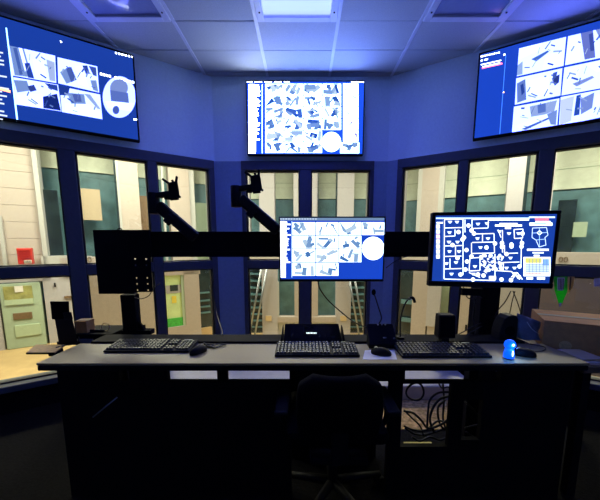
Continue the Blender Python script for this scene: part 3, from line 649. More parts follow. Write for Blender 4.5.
feed(O, n, Q((347, 335), (514, 304), (505, 400), (341, 435)), 6, M_TVSCR, scr, RB, LS, g, shapes=[([(.33, .05), (.42, .03), (.42, .75), (.3, .75)], (40, 80, 180)), ([(.42, .2), (.7, .05), (.68, .6), (.45, .75)], (120, 145, 225)), ([(.0, .1), (.28, .05), (.25, .9), (.02, .97)], (205, 222, 255)), ([(.72, .2), (.98, .1), (.98, .6), (.75, .55)], (225, 236, 255))])
for k in range(3):
    y = 62+92*k
    feed(O, n, Q((552, y+22), (690, y-10), (676, y+76), (538, y+108)), 40+k, M_TVSCR, scr, RB, LS, g, 6)
P = Pic(O, n)
def rt(x0, y, wd, h, c): P.poly(Q((x0, y), (x0+wd, y-.225*wd), (x0+wd, y-.225*wd+h), (x0, y+h)), c, 2, g*.7)
for k in range(7): rt(84+k*8, 190-k*1.8, 5, 5, LINE)
rt(72, 192, 8, 6, LINE); rt(72, 207, 6, 5, LINE); rt(84, 204, 12, 5, LINE); rt(150, 186, 6, 6, LINE); rt(72, 222, 70, 3, LINE); rt(76, 232, 70, 5, (240, 90, 110)); rt(78, 229, 60, 3, LINE); rt(148, 316, 4, 5, (255, 190, 60))
P.poly(Q((157, 190), (159, 190), (138, 462), (136, 462)), (50, 100, 215), 2, g*.4); P.done('title_text', M_TVSCR, scr)['kind'] = 'stuff'
# ------------------------------------------------------------------ the desk
def dz(px, py, z=DESK): return onz(px, py, z)
pF0, pF1 = dz(36, 363.3), dz(590, 363.3); YF = pF0.y; XL_, XR_ = pF0.x, pF1.x
YB = dz(300, 343.5).y; LEDGE = DESK+0.012; YB2 = YB+0.13
desk = thing('control_desk', ((XL_+XR_)/2, (YF+YB)/2, 0), 'long low-lit control desk with grey top and black base', 'desk')
DT = 0.040
def hexprism(name, poly, z0, z1, m, par, bev=0.0):
    bm = bmesh.new(); prism(bm, poly, z0, z1); return bm_obj(name, bm, m, par, bev)
hexprism('desk_top', [(XL_, YF), (XR_, YF), (XR_, YB), (XL_, YB)], DESK-0.012, DESK, M_DESK, desk, 0.002)
hexprism('edge_band', [(XL_, YF+.001), (XR_, YF+.001), (XR_-.03, YB), (XL_+.03, YB)], DESK-DT, DESK-0.0125, M_BPLAS, desk, 0.006)
box_obj('rear_ledge', XL_+0.06, XR_-0.10, YB, YB2, DESK-0.06, LEDGE, M_BLACK, desk, 0.004)
YP = YF+0.05                                # plane of the black fronts
def py_z(y): return ony(300, y, YP).z
def px_x(x, y): return ony(x, y, YP).x
zg = py_z(381.5)                            # top of the fronts below the slot
def front(xa, xb, z0, z1, nm='front_panel'): return box_obj(nm, px_x(xa, 400), px_x(xb, 400), YP, YP+0.03, z0, z1, M_BLACK, desk, 0.002)
zo1, zo0 = py_z(384), py_z(447)
front(60, 218, 0, zg); front(218.4, 291, 0, zg); front(389, 402.5, 0, zg); box_obj('rear_panel', px_x(291, 400)-.02, px_x(389, 400)+.02, YB+.06, YB+.08, 0, DESK-DT, M_BLACK, desk); front(402.5, 451, zo1, zg); front(402.5, 451, 0, zo0); front(451, 464, 0, zg)
front(464, 483, py_z(400), zg); front(464, 483, 0, py_z(440)); front(483, 570, 0, zg)
for a_, b_ in ((60, 121), (131, 169), (218, 228), (296, 404), (480, 493), (499, 570)): front(a_, b_, zg, DESK-DT, 'slot_block')
for a_ in (60, 567): box_obj('end_panel', px_x(a_, 400), px_x(a_, 400)+0.03, YP+.03, YB2, 0, DESK-DT, M_BLACK, desk)
# slim metal brace and pulls that catch a little light
bm = bmesh.new(); tube(bm, [ony(93, 417, YP-.02), ony(117, 397.5, YP-.02)], 0.004, 6); bm_obj('brace', bm, M_ALU, desk, 0, True)
# low raceway under the windows, lit through the lower lights
lit_strip = box_obj('lit_carpet_strip', -1.5, 1.4, YB2+.19, 2.275, 0.0005, 0.008, M_CARPETLIT); tag(lit_strip, 'lit part of the carpet behind the desk, added as a brighter brown strip', 'carpet')  # added sheet over the dark floor, painted as carpet under hall light
rw = box_obj('floor_raceway', -1.55, 1.45, 2.28, 2.60, 0, 0.13, M_PANELTOP, None, 0.01)
tag(rw, 'low pale raceway on the floor behind the desk', 'raceway')
# ------------------------------------------------------------------ monitor rail, plates and arms
YR = YB2+0.05                               # rail plane, just behind the ledge
def ry(x, y): return ony(x, y, YR)
zr1, zr0 = ry(270, 231.5).z, ry(270, 257).z
rail = thing('monitor_rail', (0, YR+.03, LEDGE), 'long black horizontal rail on posts carrying the desk monitors', 'monitor mount')
xr0, xr1 = ry(94, 245).x, ry(470, 245).x
box_obj('beam', xr0, xr1, YR, YR+0.055, zr0, zr1, M_BLACK, rail, 0.003)
box_obj('beam_slot', xr0+.4, xr1-.02, YR-.003, YR+.002, zr0+.03, zr0+.036, M_BPLAS, rail)
xp0, xp1 = ry(121, 300).x, ry(134, 300).x
box_obj('post', xp0+.012, xp1-.03, YR+.058, YR+0.10, 0, zr0-.22, M_BLACK, rail, 0.004)
box_obj('post_cover', xp0-.004, xp1+.004, YR-.002, YR+0.056, LEDGE-.02, ry(127, 295).z, M_BLACK, rail, 0.004)
bm = bmesh.new(); xb0, xb1 = ry(121, 330).x, ry(151, 338).x
hexprism('gusset', [(xb0, YR), (xb1, YR), (xb1, YR+.05), (xb0, YR+.05)], LEDGE-.02, LEDGE+.008, M_BLACK, rail)
q0, q1, q2 = ry(134, 318), ry(134, 337), ry(149, 337)
hexa(bm, [q0+YA*.01, q1+YA*.01, q2+YA*.01, q0*.5+q2*.5+YA*.01, q0+YA*.03, q1+YA*.03, q2+YA*.03, q0*.5+q2*.5+YA*.03]); bm_obj('gusset', bm, M_BLACK, rail)
xp0, xp1 = ry(480, 310).x, ry(499, 310).x
box_obj('post', xp0, xp1, YR+.056, YR+.12, 0, zr1-.01, M_BLACK, rail, 0.004)
box_obj('post_cover', xp0, xp1, YR-.002, YR+.056, LEDGE-.02, zr0, M_BLACK, rail, 0.004)
# drilled plate at the left end of the rail
def drilled(name, xc, zc, holes, y0, y1, m, par):
    """flat plate cut from a grid; grid cells listed in holes stay open"""
    bm = bmesh.new()
    for i in range(len(xc)-1):
        for j in range(len(zc)-1):
            if (i, j) in holes: continue
            bx(bm, xc[i], xc[i+1], y0, y1, zc[j], zc[j+1])
    bmesh.ops.remove_doubles(bm, verts=bm.verts[:], dist=1e-5)
    return bm_obj(name, bm, m, par)
YPl = YR-0.02
def rp(x, y): return ony(x, y, YPl)
hx = [rp(x, 275).x for x in (134.6+.6, 136.2+.8, 145.4+.6, 147+.8)]
xcs = [rp(93.5, 262).x]+hx+[rp(151.5, 275).x]
zl = []
for y in (290.2, 283.9, 278, 265.2, 259): zl += [rp(140, y+.8).z, rp(140, y-.8).z]
zcs = [rp(140, 292).z]+zl+[rp(140, 257.2).z]
plate = thing('mount_plate', (rp(122, 290).x, YPl, rp(122, 293).z), 'square black steel plate with bolt holes at the left rail end', 'plate')
drilled('drilled_strip', [hx[0]-.012]+hx+[xcs[-1]], zcs, {(i, j) for i in (1, 3) for j in (1, 3, 5, 7, 9)}, YPl, YPl+.006, M_BLACK, plate)
box_obj('plate', rp(95.5, 262).x, hx[0]-.012, YPl, YPl+.016, rp(120, 294).z, rp(120, 229.8).z, M_BLACK, plate, 0.003)
box_obj('plate_top', hx[0]-.012, rp(151.5, 262).x, YPl, YPl+.016, zcs[-1], rp(140, 229.8).z, M_BLACK, plate, 0.003)
tube_obj('clip', [rp(117.5, 229.4), rp(119, 228.6), rp(121, 228.8), rp(122, 229.6)], 0.004, M_BLACK, plate)
cb = tube_obj('loop_cable', [rp(134, 298)+YA*.01, rp(141, 299)+YA*.01, rp(148, 296)+YA*.01, rp(151.5, 290.5)+YA*.01, rp(156, 284)+YA*.05], 0.0028, M_RUBBER); tag(cb, 'thin black cable looping below the drilled plate', 'cable')
def arm(dx, dy, label):
    """empty monitor arm: lower link rising from the rail, elbow, stub link, tilted head plate with lugs"""
    def a(x, y, d=0.0): return ony(x+dx, y+dy, YR-0.026+d)
    b = a(190, 231); t = thing('swing_mount', (b.x, b.y, zr1), label, 'monitor arm', 'empty monitor arms on the rail')
    def bar(nm, p, q, wd, th, bev=.006):
        bm = bmesh.new(); d = (q-p); L = d.length; u = d.normalized(); s = u.cross(YA).normalized(); obox(bm, (p+q)/2, u, YA, s, L, th, wd); return bm_obj(nm, bm, M_BPLAS, t, bev)
    bar('lower_link', a(196, 238), a(157.5, 205), 0.066, 0.045, 0.014)
    bar('cable_cover', a(172, 222.5, -.02), a(166, 217, -.02), 0.055, 0.02)
    bm = bmesh.new(); c = a(153.5, 203); tube(bm, [c-ZA*0.062, c+ZA*.058], 0.030, 14); bm_obj('elbow', bm, M_BPLAS, t, 0.004, True)
    bar('upper_link', a(152, 196.5), a(172, 193.5), 0.030, 0.04, 0.006)
    bm = bmesh.new(); c = a(167, 197); tube(bm, [c-ZA*.014, c+ZA*.01], 0.016, 10); bm_obj('pivot', bm, M_BPLAS, t)
    bm = bmesh.new(); pts = [(167.5, 182.5), (177.5, 181), (180, 197.5), (169.5, 199)]
    hexa(bm, [a(x, y, -.03) for x, y in pts]+[a(x, y, 0.0) for x, y in pts]); bm_obj('head_plate', bm, M_BPLAS, t, 0.004)
    bm = bmesh.new(); tube(bm, [a(170.5, 198.5, -.02), a(178, 197.8, -.02)], 0.012, 8); bm_obj('tilt_hinge', bm, M_BPLAS, t)
    for x0, y0, x1, y1 in ((169, 183.5, 162.3, 178.8), (176, 182, 177, 176.3), (179, 196, 180.5, 197.8), (173, 181.8, 172, 179.8)):
        bar('lug', a(x0, y0, -.035), a(x1, y1, -.04), 0.013, 0.008, 0.002)
    return t
arm(0, 0, 'empty black monitor arm over the left end of the rail')
arm(82.5, -6.8, 'empty black monitor arm reaching up beside the middle monitor')
# ------------------------------------------------------------------ desk monitors
YM = YB-0.06
O = Vector((0, YM, 0)); n = Vector((0, 1, 0))
mon, scr, R_ = display_panel('desk_monitor', 'desk monitor showing white camera views, in the middle of the rail', 'monitor', O, n, XA, [(278.2, 216.5), (385.3, 216.5), (384.2, 281.5), (280.2, 281.5)], 0.03, 0.007, M_MONSCR, (22, 66, 190), 1.3, 'monitors on the rail', chin=.006)
cxm = (R_[0]+R_[1])/2; zm = (R_[2]+R_[3])/2
box_obj('vesa_plate', cxm-.06, cxm+.06, YM+.03, YM+.05, zm-.06, zm+.06, M_BLACK, mon); box_obj('bracket', cxm-.03, cxm+.03, YM+.05, YR-.0035, zm-.03, zm+.03, M_BLACK, mon)
def mx(v): return 265+v/4.444
def my(v): return 205+v/4.444
xs = [mx(v) for v in (121, 225, 328, 430, 532)]; ys = [my(v) for v in (75, 135, 195, 256, 316)]; g = 3.5
for r_, nc in enumerate((4, 3, 3, 2)):
    for c_ in range(nc):
        sd += 1; feed(O, n, [(xs[c_]+GP, ys[r_]+GP), (xs[c_+1]-GP, ys[r_]+GP), (xs[c_+1]-GP, ys[r_+1]-GP), (xs[c_]+GP, ys[r_+1]-GP)], sd, M_MONSCR, scr, (205, 226, 255), (70, 120, 190), g, 5, big=1.5)
P = Pic(O, n); P.disc(mx(481), my(193), 11.3, 11.7, (205, 226, 255), 2, g, 32); P.rect(mx(455), my(160), mx(505), my(164), (150, 190, 235), 3, g); P.rect(mx(440), my(192), mx(462), my(194), (150, 190, 235), 3, g); P.rect(mx(490), my(203), mx(515), my(205), (170, 200, 235), 3, g); P.done('round_camera_view', M_MONSCR, scr)
P = Pic(O, n); P.rect(mx(68), my(72), mx(92), my(322), (240, 244, 255), 2, g); bars(P, mx(92), my(74), my(255), .3, 5, 2.1, (240, 244, 255), 2, g, 8); bars(P, mx(70), my(78), my(320), 2, 4.5, 2.2, (130, 150, 200), 3, g*.6, 12, .25); P.rect(mx(118), my(72), mx(121), my(322), (190, 215, 250), 2, g*.6); P.done('side_list', M_MONSCR, scr)
P = Pic(O, n); P.rect(mx(62), my(57), mx(530), my(69), (120, 150, 190), 2, 1.0)
for k in range(14): P.rect(mx(66+k*12), my(60), mx(74+k*12), my(64), LINE, 3, 1.2)
P.done('title_text', M_MONSCR, scr)['kind'] = 'stuff'
tag(tube_obj('monitor_cable', [ony(318, 281, YM+.02), ony(320, 289, YM+.02), ony(328, 300, YM+.05), ony(340, 311, YM+.06), ony(354, 322, YM+.06), ony(367.5, 328, YM+.05)], 0.0035, M_RUBBER), 'black cable drooping from the middle monitor to the microphone', 'cable')
# right monitor, turned a little towards the seat
pL = CAM+ray(431, 248)*1.46; pR = CAM+ray(556.5, 250)*1.37
e = Vector((pR.x-pL.x, pR.y-pL.y, 0)).normalized(); n = Vector((-e.y, e.x, 0)); O = Vector((pL.x, pL.y, 0))
mon, scr, R_ = display_panel('desk_monitor', 'large desk monitor showing a blue and white building plan', 'monitor', O, n, e, [(432, 213), (561.3, 209.5), (552.5, 291), (428.6, 284)], 0.04, 0.017, M_MONSCR, (24, 64, 165), 1.2, 'monitors on the rail', chin=.010)
c = O+e*((R_[0]+R_[1])/2)+n*.06; c.z = (R_[2]+R_[3])/2; bm = bmesh.new(); obox(bm, c, e, n, ZA, .10, .04, .12); bm_obj('vesa_plate', bm, M_BLACK, mon)
c2 = c+n*.07; bm = bmesh.new(); obox(bm, c2, e, n, ZA, .06, .10, .06); bm_obj('bracket', bm, M_BLACK, mon)
def hx_(v): return 420+v/4
def hy_(v): return 200+v/4
# bracket with a bright screw under the screen
p0 = onplane(472, 292, O+n*.03, n); bm = bmesh.new(); obox(bm, p0, e, n, ZA, .10, .02, .035); b_ = bm_obj('lower_bracket', bm, M_BLACK, mon)
P = Pic(O, n); g = 2.6
def rc(x0, y0, x1, y1, c=WHITE, l=2, gg=None): P.rect(hx_(x0), hy_(y0), hx_(x1), hy_(y1), c, l, gg or g)
def ln(pts, wd=3.2, c=WHITE, l=2):
    for (xa, ya), (xb, yb) in zip(pts, pts[1:]):
        d = Vector((xb-xa, yb-ya)); d.normalize(); p_ = Vector((-d.y, d.x))*wd/2
        P.poly([(hx_(xa+p_.x), hy_(ya+p_.y)), (hx_(xb+p_.x), hy_(yb+p_.y)), (hx_(xb-p_.x), hy_(yb-p_.y)), (hx_(xa-p_.x), hy_(ya-p_.y))], c, l, g)
def dot(x, y, r=8.5, c=WHITE, l=2.6): P.disc(hx_(x), hy_(y), r/4, r/4, c, l, g, 12)
def chev(x, y, s=9): P.poly([(hx_(x-s), hy_(y-s*.5)), (hx_(x+s), hy_(y-s*.5)), (hx_(x+s*.4), hy_(y+s*.6)), (hx_(x-s*.4), hy_(y+s*.6))], (205, 225, 250), 2.4, g)
# walls of the plan
for pts in ([(98, 78), (172, 76), (172, 300)], [(98, 78), (96, 316), (300, 322)], [(98, 112), (170, 110)], [(98, 146), (140, 144), (140, 118)], [(96, 184), (168, 182)], [(96, 226), (166, 224)], [(142, 184), (142, 224)], [(96, 276), (166, 274)], [(120, 234), (120, 276)],
            [(208, 78), (274, 76), (272, 112), (208, 114), (208, 78)], [(208, 136), (296, 134), (298, 212)], [(208, 170), (296, 168)], [(250, 136), (250, 168)], [(206, 172), (206, 214), (296, 212)], [(200, 232), (240, 230), (240, 282), (196, 284), (200, 232)],
            [(330, 120), (330, 210)], [(376, 118), (412, 116), (410, 152), (378, 154), (376, 118)], [(338, 180), (338, 214), (392, 212)], [(406, 154), (404, 262)], [(300, 282), (366, 286), (400, 318)], [(330, 250), (398, 248)], [(332, 284), (334, 250)], [(196, 290), (240, 310)], [(300, 216), (300, 322)], [(312, 118), (324, 150)], [(180, 78), (180, 130)]): ln(pts)
for x, y in ((120, 88), (148, 88), (118, 130), (116, 168), (150, 168), (118, 206), (156, 206), (106, 254), (144, 250), (126, 296), (232, 96), (230, 154), (272, 154), (242, 190), (220, 266), (214, 296), (356, 134), (394, 134), (362, 232), (346, 272), (378, 272), (268, 94), (318, 126), (376, 294)): chev(x, y)
for x, y in ((194, 102), (154, 128), (176, 150), (170, 158), (186, 200), (188, 246), (182, 278), (206, 226), (328, 172), (328, 188), (366, 178), (366, 186), (408, 172), (406, 186), (410, 134), (398, 266), (326, 318), (364, 320), (232, 298), (254, 302), (212, 318), (162, 298), (266, 190), (346, 216), (300, 174), (206, 122), (216, 134), (396, 308), (150, 232), (130, 180)): dot(x, y)
r = random.Random(4)
for k in range(34): dot(268+r.uniform(-28, 62), 246+r.uniform(-30, 38), r.uniform(4, 8.5), (200, 224, 252) if k % 3 else WHITE)
for k in range(9): x, y = 266+r.uniform(-20, 14), 262+r.uniform(-26, 22); ln([(x, y), (x+12, y+9)], 2)
ln([(366, 308), (388, 290), (410, 318)], 4); ln([(362, 326), (388, 292)], 3); rc(276, 304, 304, 318); rc(318, 92, 390, 100, WHITE, 2); rc(300, 98, 408, 106); rc(340, 106, 364, 116)
P.done('building_plan', M_MONSCR, scr)
P = Pic(O, n)
for k in range(7): rc(65, 98+k*20, 79, 114+k*20, (240, 196, 226) if k == 2 else (226, 236, 255))
rc(66, 88, 92, 94, WHITE); rc(88, 72, 91, 322, (60, 110, 220), 1.6, 1.0); P.done('side_icons', M_MONSCR, scr)
P = Pic(O, n); rc(64, 70, 438, 76, (170, 200, 250)); rc(276, 73, 436, 82, (230, 240, 255)); rc(436, 66, 540, 72, (200, 220, 250)); P.done('title_bar', M_MONSCR, scr)
P = Pic(O, n); rc(460, 68, 515, 82, (250, 120, 150), 2, 1.6); rc(438, 90, 530, 103, (225, 240, 255)); rc(462, 84, 522, 90, (225, 240, 255)); rc(456, 93, 505, 98, (90, 160, 235), 3); P.done('alarm_bar', M_MONSCR, scr)
P = Pic(O, n); ln([(450, 112), (506, 110), (512, 140), (500, 150), (504, 180), (476, 188), (464, 160), (448, 150), (450, 112)], 2.4, (190, 215, 250)); ln([(478, 112), (478, 186)], 2, (150, 190, 245)); ln([(450, 132), (510, 130)], 2, (150, 190, 245)); ln([(464, 160), (502, 156)], 2, (150, 190, 245)); ln([(478, 122), (488, 131), (478, 140), (468, 131), (478, 122)], 2.4, WHITE); P.done('overview_map', M_MONSCR, scr)
P = Pic(O, n); rc(428, 195, 515, 203); rc(450, 208, 495, 214, (210, 226, 255)); rc(455, 219, 478, 226, WHITE); rc(414, 228, 522, 305, (228, 238, 250), 2); rc(421, 232, 487, 252, (232, 230, 120), 3, 1.3); rc(421, 254, 518, 290, (190, 214, 250), 3, 1.8); rc(490, 236, 516, 262, (120, 170, 240), 3.3, 1.6); rc(421, 292, 486, 298, (244, 190, 180), 3, 1.6)
for k in range(6): rc(436+k*14, 236, 438+k*14, 296, (120, 150, 210), 3.6, 1.2)
for k in range(4): rc(421, 258+k*9, 518, 259.5+k*9, (120, 150, 210), 3.6, 1.2)
rc(426, 308, 452, 318); rc(468, 308, 500, 318); P.done('event_table', M_MONSCR, scr)
# ------------------------------------------------------------------ keyboards and mice
def keyboard(xa, xb, yfr, ybk, label, ybase=DESK):
    a, b = dz(xa, yfr), dz(xb, yfr); W = 0.44; cx = (a.x+b.x)/2; W = b.x-a.x; y0 = a.y; y1 = dz(xa, ybk).y; Dp = min(0.155, max(.12, y1-y0), YB-.004-y0)
    t = thing('keyboard', (cx, y0+Dp/2, DESK), label, 'keyboard', 'keyboards on the desk')
    bm = bmesh.new(); x0, x1 = cx-W/2, cx+W/2
    hexa(bm, [Vector(p) for p in ((x0, y0, DESK+.001), (x1, y0, DESK+.001), (x1, y0+Dp, DESK+.001), (x0, y0+Dp, DESK+.001), (x0, y0, DESK+.012), (x1, y0, DESK+.012), (x1, y0+Dp, DESK+.026), (x0, y0+Dp, DESK+.026))])
    bm_obj('base', bm, M_BPLAS, t, 0.004)
    bm = bmesh.new(); rows = 6; kp = (Dp-.02)/rows
    for r_ in range(rows):
        y = y0+.01+kp*(r_+.5); z = DESK+.012+.014*(y-y0)/Dp
        for blk, (u0, u1, nk) in enumerate(((.015, .66, 15), (.685, .80, 3), (.825, .985, 4))):
            if blk == 1 and r_ == 2: continue
            if blk == 2 and r_ == 5: continue
            k = 0; kw = (u1-u0)*W/nk
            while k < nk:
                ln_ = 6 if (blk == 0 and r_ == 0 and k == 4) else 1
                xa_ = x0+u0*W+k*kw; c = Vector((xa_+kw*ln_/2, y, z+.004)); bb = .0012
                t0, t1 = xa_+bb, xa_+kw*ln_-bb; d0, d1 = y-kp/2+bb, y+kp/2-bb
                hexa(bm, [Vector(p) for p in ((t0, d0, z-.001), (t1, d0, z-.001), (t1, d1, z), (t0, d1, z), (t0+.0025, d0+.002, z+.008), (t1-.0025, d0+.002, z+.008), (t1-.0025, d1-.002, z+.0095), (t0+.0025, d1-.002, z+.0095))])
                k += ln_
    o = bm_obj('keycaps', bm, M_KEY, t); o['kind'] = 'stuff'
    bm = bmesh.new(); bx(bm, x0+.83*W, x0+.93*W, y0+Dp-.010, y0+Dp-.004, DESK+.024, DESK+.027); bm_obj('indicator_strip', bm, M_ALU, t)
    return t
keyboard(103, 189, 353, 341.5, 'black keyboard at the left desk end below the drilled plate')
keyboard(274.5, 360, 357.2, 346, 'black keyboard in front of the small touch panel')
keyboard(402, 492.5, 358.2, 346.5, 'black keyboard below the monitor with the plan')
def mouse(px, py, rz, label, cable):
    p = dz(px, py); t = thing('mouse', (p.x, p.y, DESK), label, 'mouse', 'computer mice')
    R = Matrix.Rotation(rz, 4, 'Z'); T = Matrix.Translation(p)
    bm = bmesh.new(); ellipsoid(bm, (0, 0, .008), (.031, .052, .030), 18, 12, cut=-.007)
    for v in bm.verts: v.co.x *= 1-.25*(1-abs(v.co.y)/.052)*0.4
    bmesh.ops.transform(bm, matrix=T@R, verts=bm.verts[:]); body = bm_obj('body', bm, M_BPLAS, t, 0, True)
    bm = bmesh.new(); bmesh.ops.create_cone(bm, cap_ends=True, segments=14, radius1=.010, radius2=.010, depth=.007, matrix=T@R@Matrix.Translation((0, .026, .029))@Matrix.Rotation(math.pi/2, 4, 'Y')); bm_obj('wheel', bm, M_METAL, t, .001)
    bm = bmesh.new(); obox(bm, (T@R@Vector((0, .034, .0305))), (R@XA), (R@YA), ZA, .0015, .03, .006); bm_obj('button_gap', bm, M_BLACK, t)
    if cable: tube_obj('cable', [T@R@Vector((0, .05, .008))]+[Vector(q) for q in cable], .0022, M_RUBBER, t)
mouse(198.5, 352.5, -.5, 'black mouse beside a heap of cable on the left half', [tuple(dz(204, 347)+ZA*.004), tuple(dz(213, 347.5)+ZA*.003), tuple(dz(222, 345)+ZA*.003)])
mouse(381, 354.5, 1.15, 'black mouse on a white paper pad in the middle', None)
mouse(524, 355.5, 1.2, 'black mouse right of the small blue light', [tuple(dz(540, 352)+ZA*.004), tuple(dz(545, 348)+ZA*.004), tuple(dz(530, 345)+ZA*.006)])
pad = hexprism('paper_pad', [(dz(*q).x, dz(*q).y) for q in ((362.5, 359.8), (397, 359.8), (394.5, 350.5), (365, 350.5))], DESK+.0002, DESK+.0016, M_PAPER, None); tag(pad, 'white paper pad under the middle mouse', 'pad')
cl = tube_obj('loose_cable', [dz(207, 345.5)+ZA*.006, dz(204, 344.8)+ZA*.01, dz(208, 346)+ZA*.006, dz(215, 349)+ZA*.006, dz(221, 346.8)+ZA*.008, dz(226, 346)+ZA*.008, dz(219, 346)+ZA*.012, dz(210, 347.8)+ZA*.008, dz(206, 346.5)+ZA*.012, dz(214, 346)+ZA*.01], 0.0042, M_RUBBER); tag(cl, 'heap of black cable behind the left mouse', 'cable')
# ------------------------------------------------------------------ touch panel
y0 = YB-.034; tb = thing('touch_panel', (dz(312, 344).x, y0+.05, DESK), 'small dark touch panel in a sloping black stand', 'touch panel')
def tp(x, y, d): return ony(x, y, y0+d)
A_, B_ = tp(283, 344.5, 0), tp(343, 344.5, 0); C_, D_ = tp(338.5, 323.5, .07), tp(285, 323.5, .07)
nrm = (B_-A_).cross(D_-A_).normalized(); nrm = -nrm if nrm.y > 0 else nrm
bm = bmesh.new(); hexa(bm, [A_, B_, C_, D_, A_-nrm*.02, B_-nrm*.02, C_-nrm*.02, D_-nrm*.02]); bm_obj('housing', bm, M_BPLAS, tb, .004)
def tq(u, v, h=.0012): return (A_*(1-u)+B_*u)*(1-v)+(D_*(1-u)+C_*u)*v+nrm*h
me = bpy.data.meshes.new('glass'); me.from_pydata([tuple(tq(u, v)) for u, v in ((.12, .27), (.88, .27), (.88, .9), (.12, .9))], [], [(0, 1, 2, 3)]); sc_ = link('glass', me, M_DARKSCR, tb)
P = Pic(tq(.5, .5, .002), -nrm)
for k in range(7): P.rect(306.5+k*1.5, 332.4, 307.5+k*1.5, 333.7, (235, 250, 255), 0, 2.0)
P.done('lettering', M_MONSCR, sc_)
bm = bmesh.new(); bx(bm, *(lambda p: (p.x-.002, p.x+.002, p.y-.004, p.y+.001, p.z-.002, p.z+.002))(tq(.58, .12, .002))); bm_obj('home_button', bm, M_ALU, tb)
for sgn, q in ((-1, A_), (1, B_)):
    bm = bmesh.new(); b = Vector((q.x+sgn*.004, YB+.003, LEDGE+.001)); hexa(bm, [b, b+XA*sgn*.012, b+XA*sgn*.012+YA*.11, b+YA*.11, b+Vector((0, .04, .07)), b+Vector((sgn*.004, .04, .07)), b+Vector((sgn*.004, .09, .07)), b+Vector((0, .09, .07))]); bm_obj('side_cheek', bm, M_BPLAS, tb, .003)
box_obj('front_foot', A_.x+.01, B_.x-.01, y0+.003, y0+.016, DESK, A_.z+.004, M_BPLAS, tb)
box_obj('foot', A_.x, B_.x, YB+.004, YB+.11, LEDGE, LEDGE+.010, M_BPLAS, tb, .003)
# ------------------------------------------------------------------ gooseneck microphone station
p = dz(383, 349.5); mb = thing('microphone_station', (p.x, p.y+.05, DESK), 'black intercom station with gooseneck microphone and sloping face', 'microphone')
xa, xb = dz(369, 349).x, dz(399, 349).x; yb0 = p.y+.01; zt = ony(383, 323.5, yb0+.08).z
bm = bmesh.new(); hexa(bm, [Vector(q) for q in ((xa, yb0, DESK), (xb, yb0, DESK), (xb-.004, YB-.003, DESK), (xa+.004, YB-.003, DESK), (xa, yb0, DESK+.022), (xb, yb0, DESK+.022), (xb-.012, yb0+.085, zt), (xa+.004, yb0+.085, zt))]); bm_obj('housing', bm, M_BPLAS, mb, .006)
def mq(u, v): return Vector((xa+.01+(xb-xa-.024)*u, yb0+.085*v, DESK+.022+(zt-DESK-.022)*v))
for u, v, mm in ((.55, .32, M_PAPER), (.62, .32, M_ALU), (.95, .28, M_BLUE), (.40, .93, M_PAPER), (.70, .93, M_ALU), (.56, .93, M_ALU)):
    q = mq(u, v); bm = bmesh.new(); bx(bm, q.x-.004, q.x+.004, q.y-.005, q.y+.001, q.z-.002, q.z+.004); bm_obj('button', bm, mm if mm is not M_BLUE else M_ALU, mb, .001)
tube_obj('gooseneck', [mq(.45, .98), ony(381.5, 318, yb0+.08), ony(379, 309, yb0+.075), ony(375.5, 298, yb0+.07), ony(374.2, 294.5, yb0+.068)], .0036, M_RUBBER, mb)
bm = bmesh.new(); c = ony(373.7, 292.3, yb0+.067); ellipsoid(bm, c, (.012, .012, .017), 12, 8); bm_obj('microphone_head', bm, M_BFAB, mb, 0, True)
# gooseneck lamp
gl = thing('gooseneck_lamp', ony(400.5, 338, YB+.05), 'thin gooseneck lamp bent over beside the right window post', 'lamp')
gp = [ony(400.3, 338.5, YB+.05), ony(400.3, 322, YB+.05), ony(402, 312, YB+.05), ony(405.5, 303, YB+.05), ony(409.3, 298.2, YB+.05), ony(412, 297.3, YB+.05), ony(413.8, 299, YB+.05)]
tube_obj('stem', gp, .0042, M_RUBBER, gl); tube_obj('lamp_head', [ony(411.8, 297.2, YB+.05), ony(413.6, 298.8, YB+.05), ony(414.8, 302.5, YB+.05)], .008, M_BPLAS, gl)
bm = bmesh.new(); c = ony(411, 299.4, YB+.042); ellipsoid(bm, c, (.004, .003, .005), 8, 6); bm_obj('bulb', bm, M_METAL, gl, 0, True)
bm = bmesh.new(); c = ony(400.3, 338, YB+.05); c.z = LEDGE; tube(bm, [c, c+ZA*.012], .022, 16); bm_obj('foot', bm, M_BPLAS, gl)
# ------------------------------------------------------------------ small speakers
def speaker(xa, xb, ytop, ybase_, label, d=.07):
    p0, p1 = dz(xa, ybase_), dz(xb, ybase_); y = p0.y; zt = ony((xa+xb)/2, ytop, y).z
    t = thing('desk_speaker', ((p0.x+p1.x)/2, y+d/2, DESK), label, 'speaker', 'desk speakers')
    bm = bmesh.new(); hexa(bm, [Vector(q) for q in ((p0.x, y, DESK+.035), (p1.x, y, DESK+.035), (p1.x, y+d, DESK+.035), (p0.x, y+d, DESK+.035), (p0.x+.003, y+.01, zt), (p1.x-.003, y+.01, zt), (p1.x-.003, y+d, zt), (p0.x+.003, y+d, zt))]); bm_obj('cabinet', bm, M_BPLAS, t, .008)
    bm = bmesh.new(); hexa(bm, [Vector(q) for q in ((p0.x+.006, y-.003, DESK+.045), (p1.x-.006, y-.003, DESK+.045), (p1.x-.006, y+.004, DESK+.045), (p0.x+.006, y+.004, DESK+.045), (p0.x+.008, y+.006, zt-.01), (p1.x-.008, y+.006, zt-.01), (p1.x-.008, y+.014, zt-.01), (p0.x+.008, y+.014, zt-.01))]); bm_obj('grille', bm, M_BFAB, t, .002)
    box_obj('stand', (p0.x+p1.x)/2-.02, (p0.x+p1.x)/2+.02, y+.02, y+d-.01, DESK, DESK+.036, M_BPLAS, t); bm = bmesh.new(); tube(bm, [Vector(((p0.x+p1.x)/2, y+d/2, DESK)), Vector(((p0.x+p1.x)/2, y+d/2, DESK+.008))], .034, 18); bm_obj('foot', bm, M_BPLAS, t)
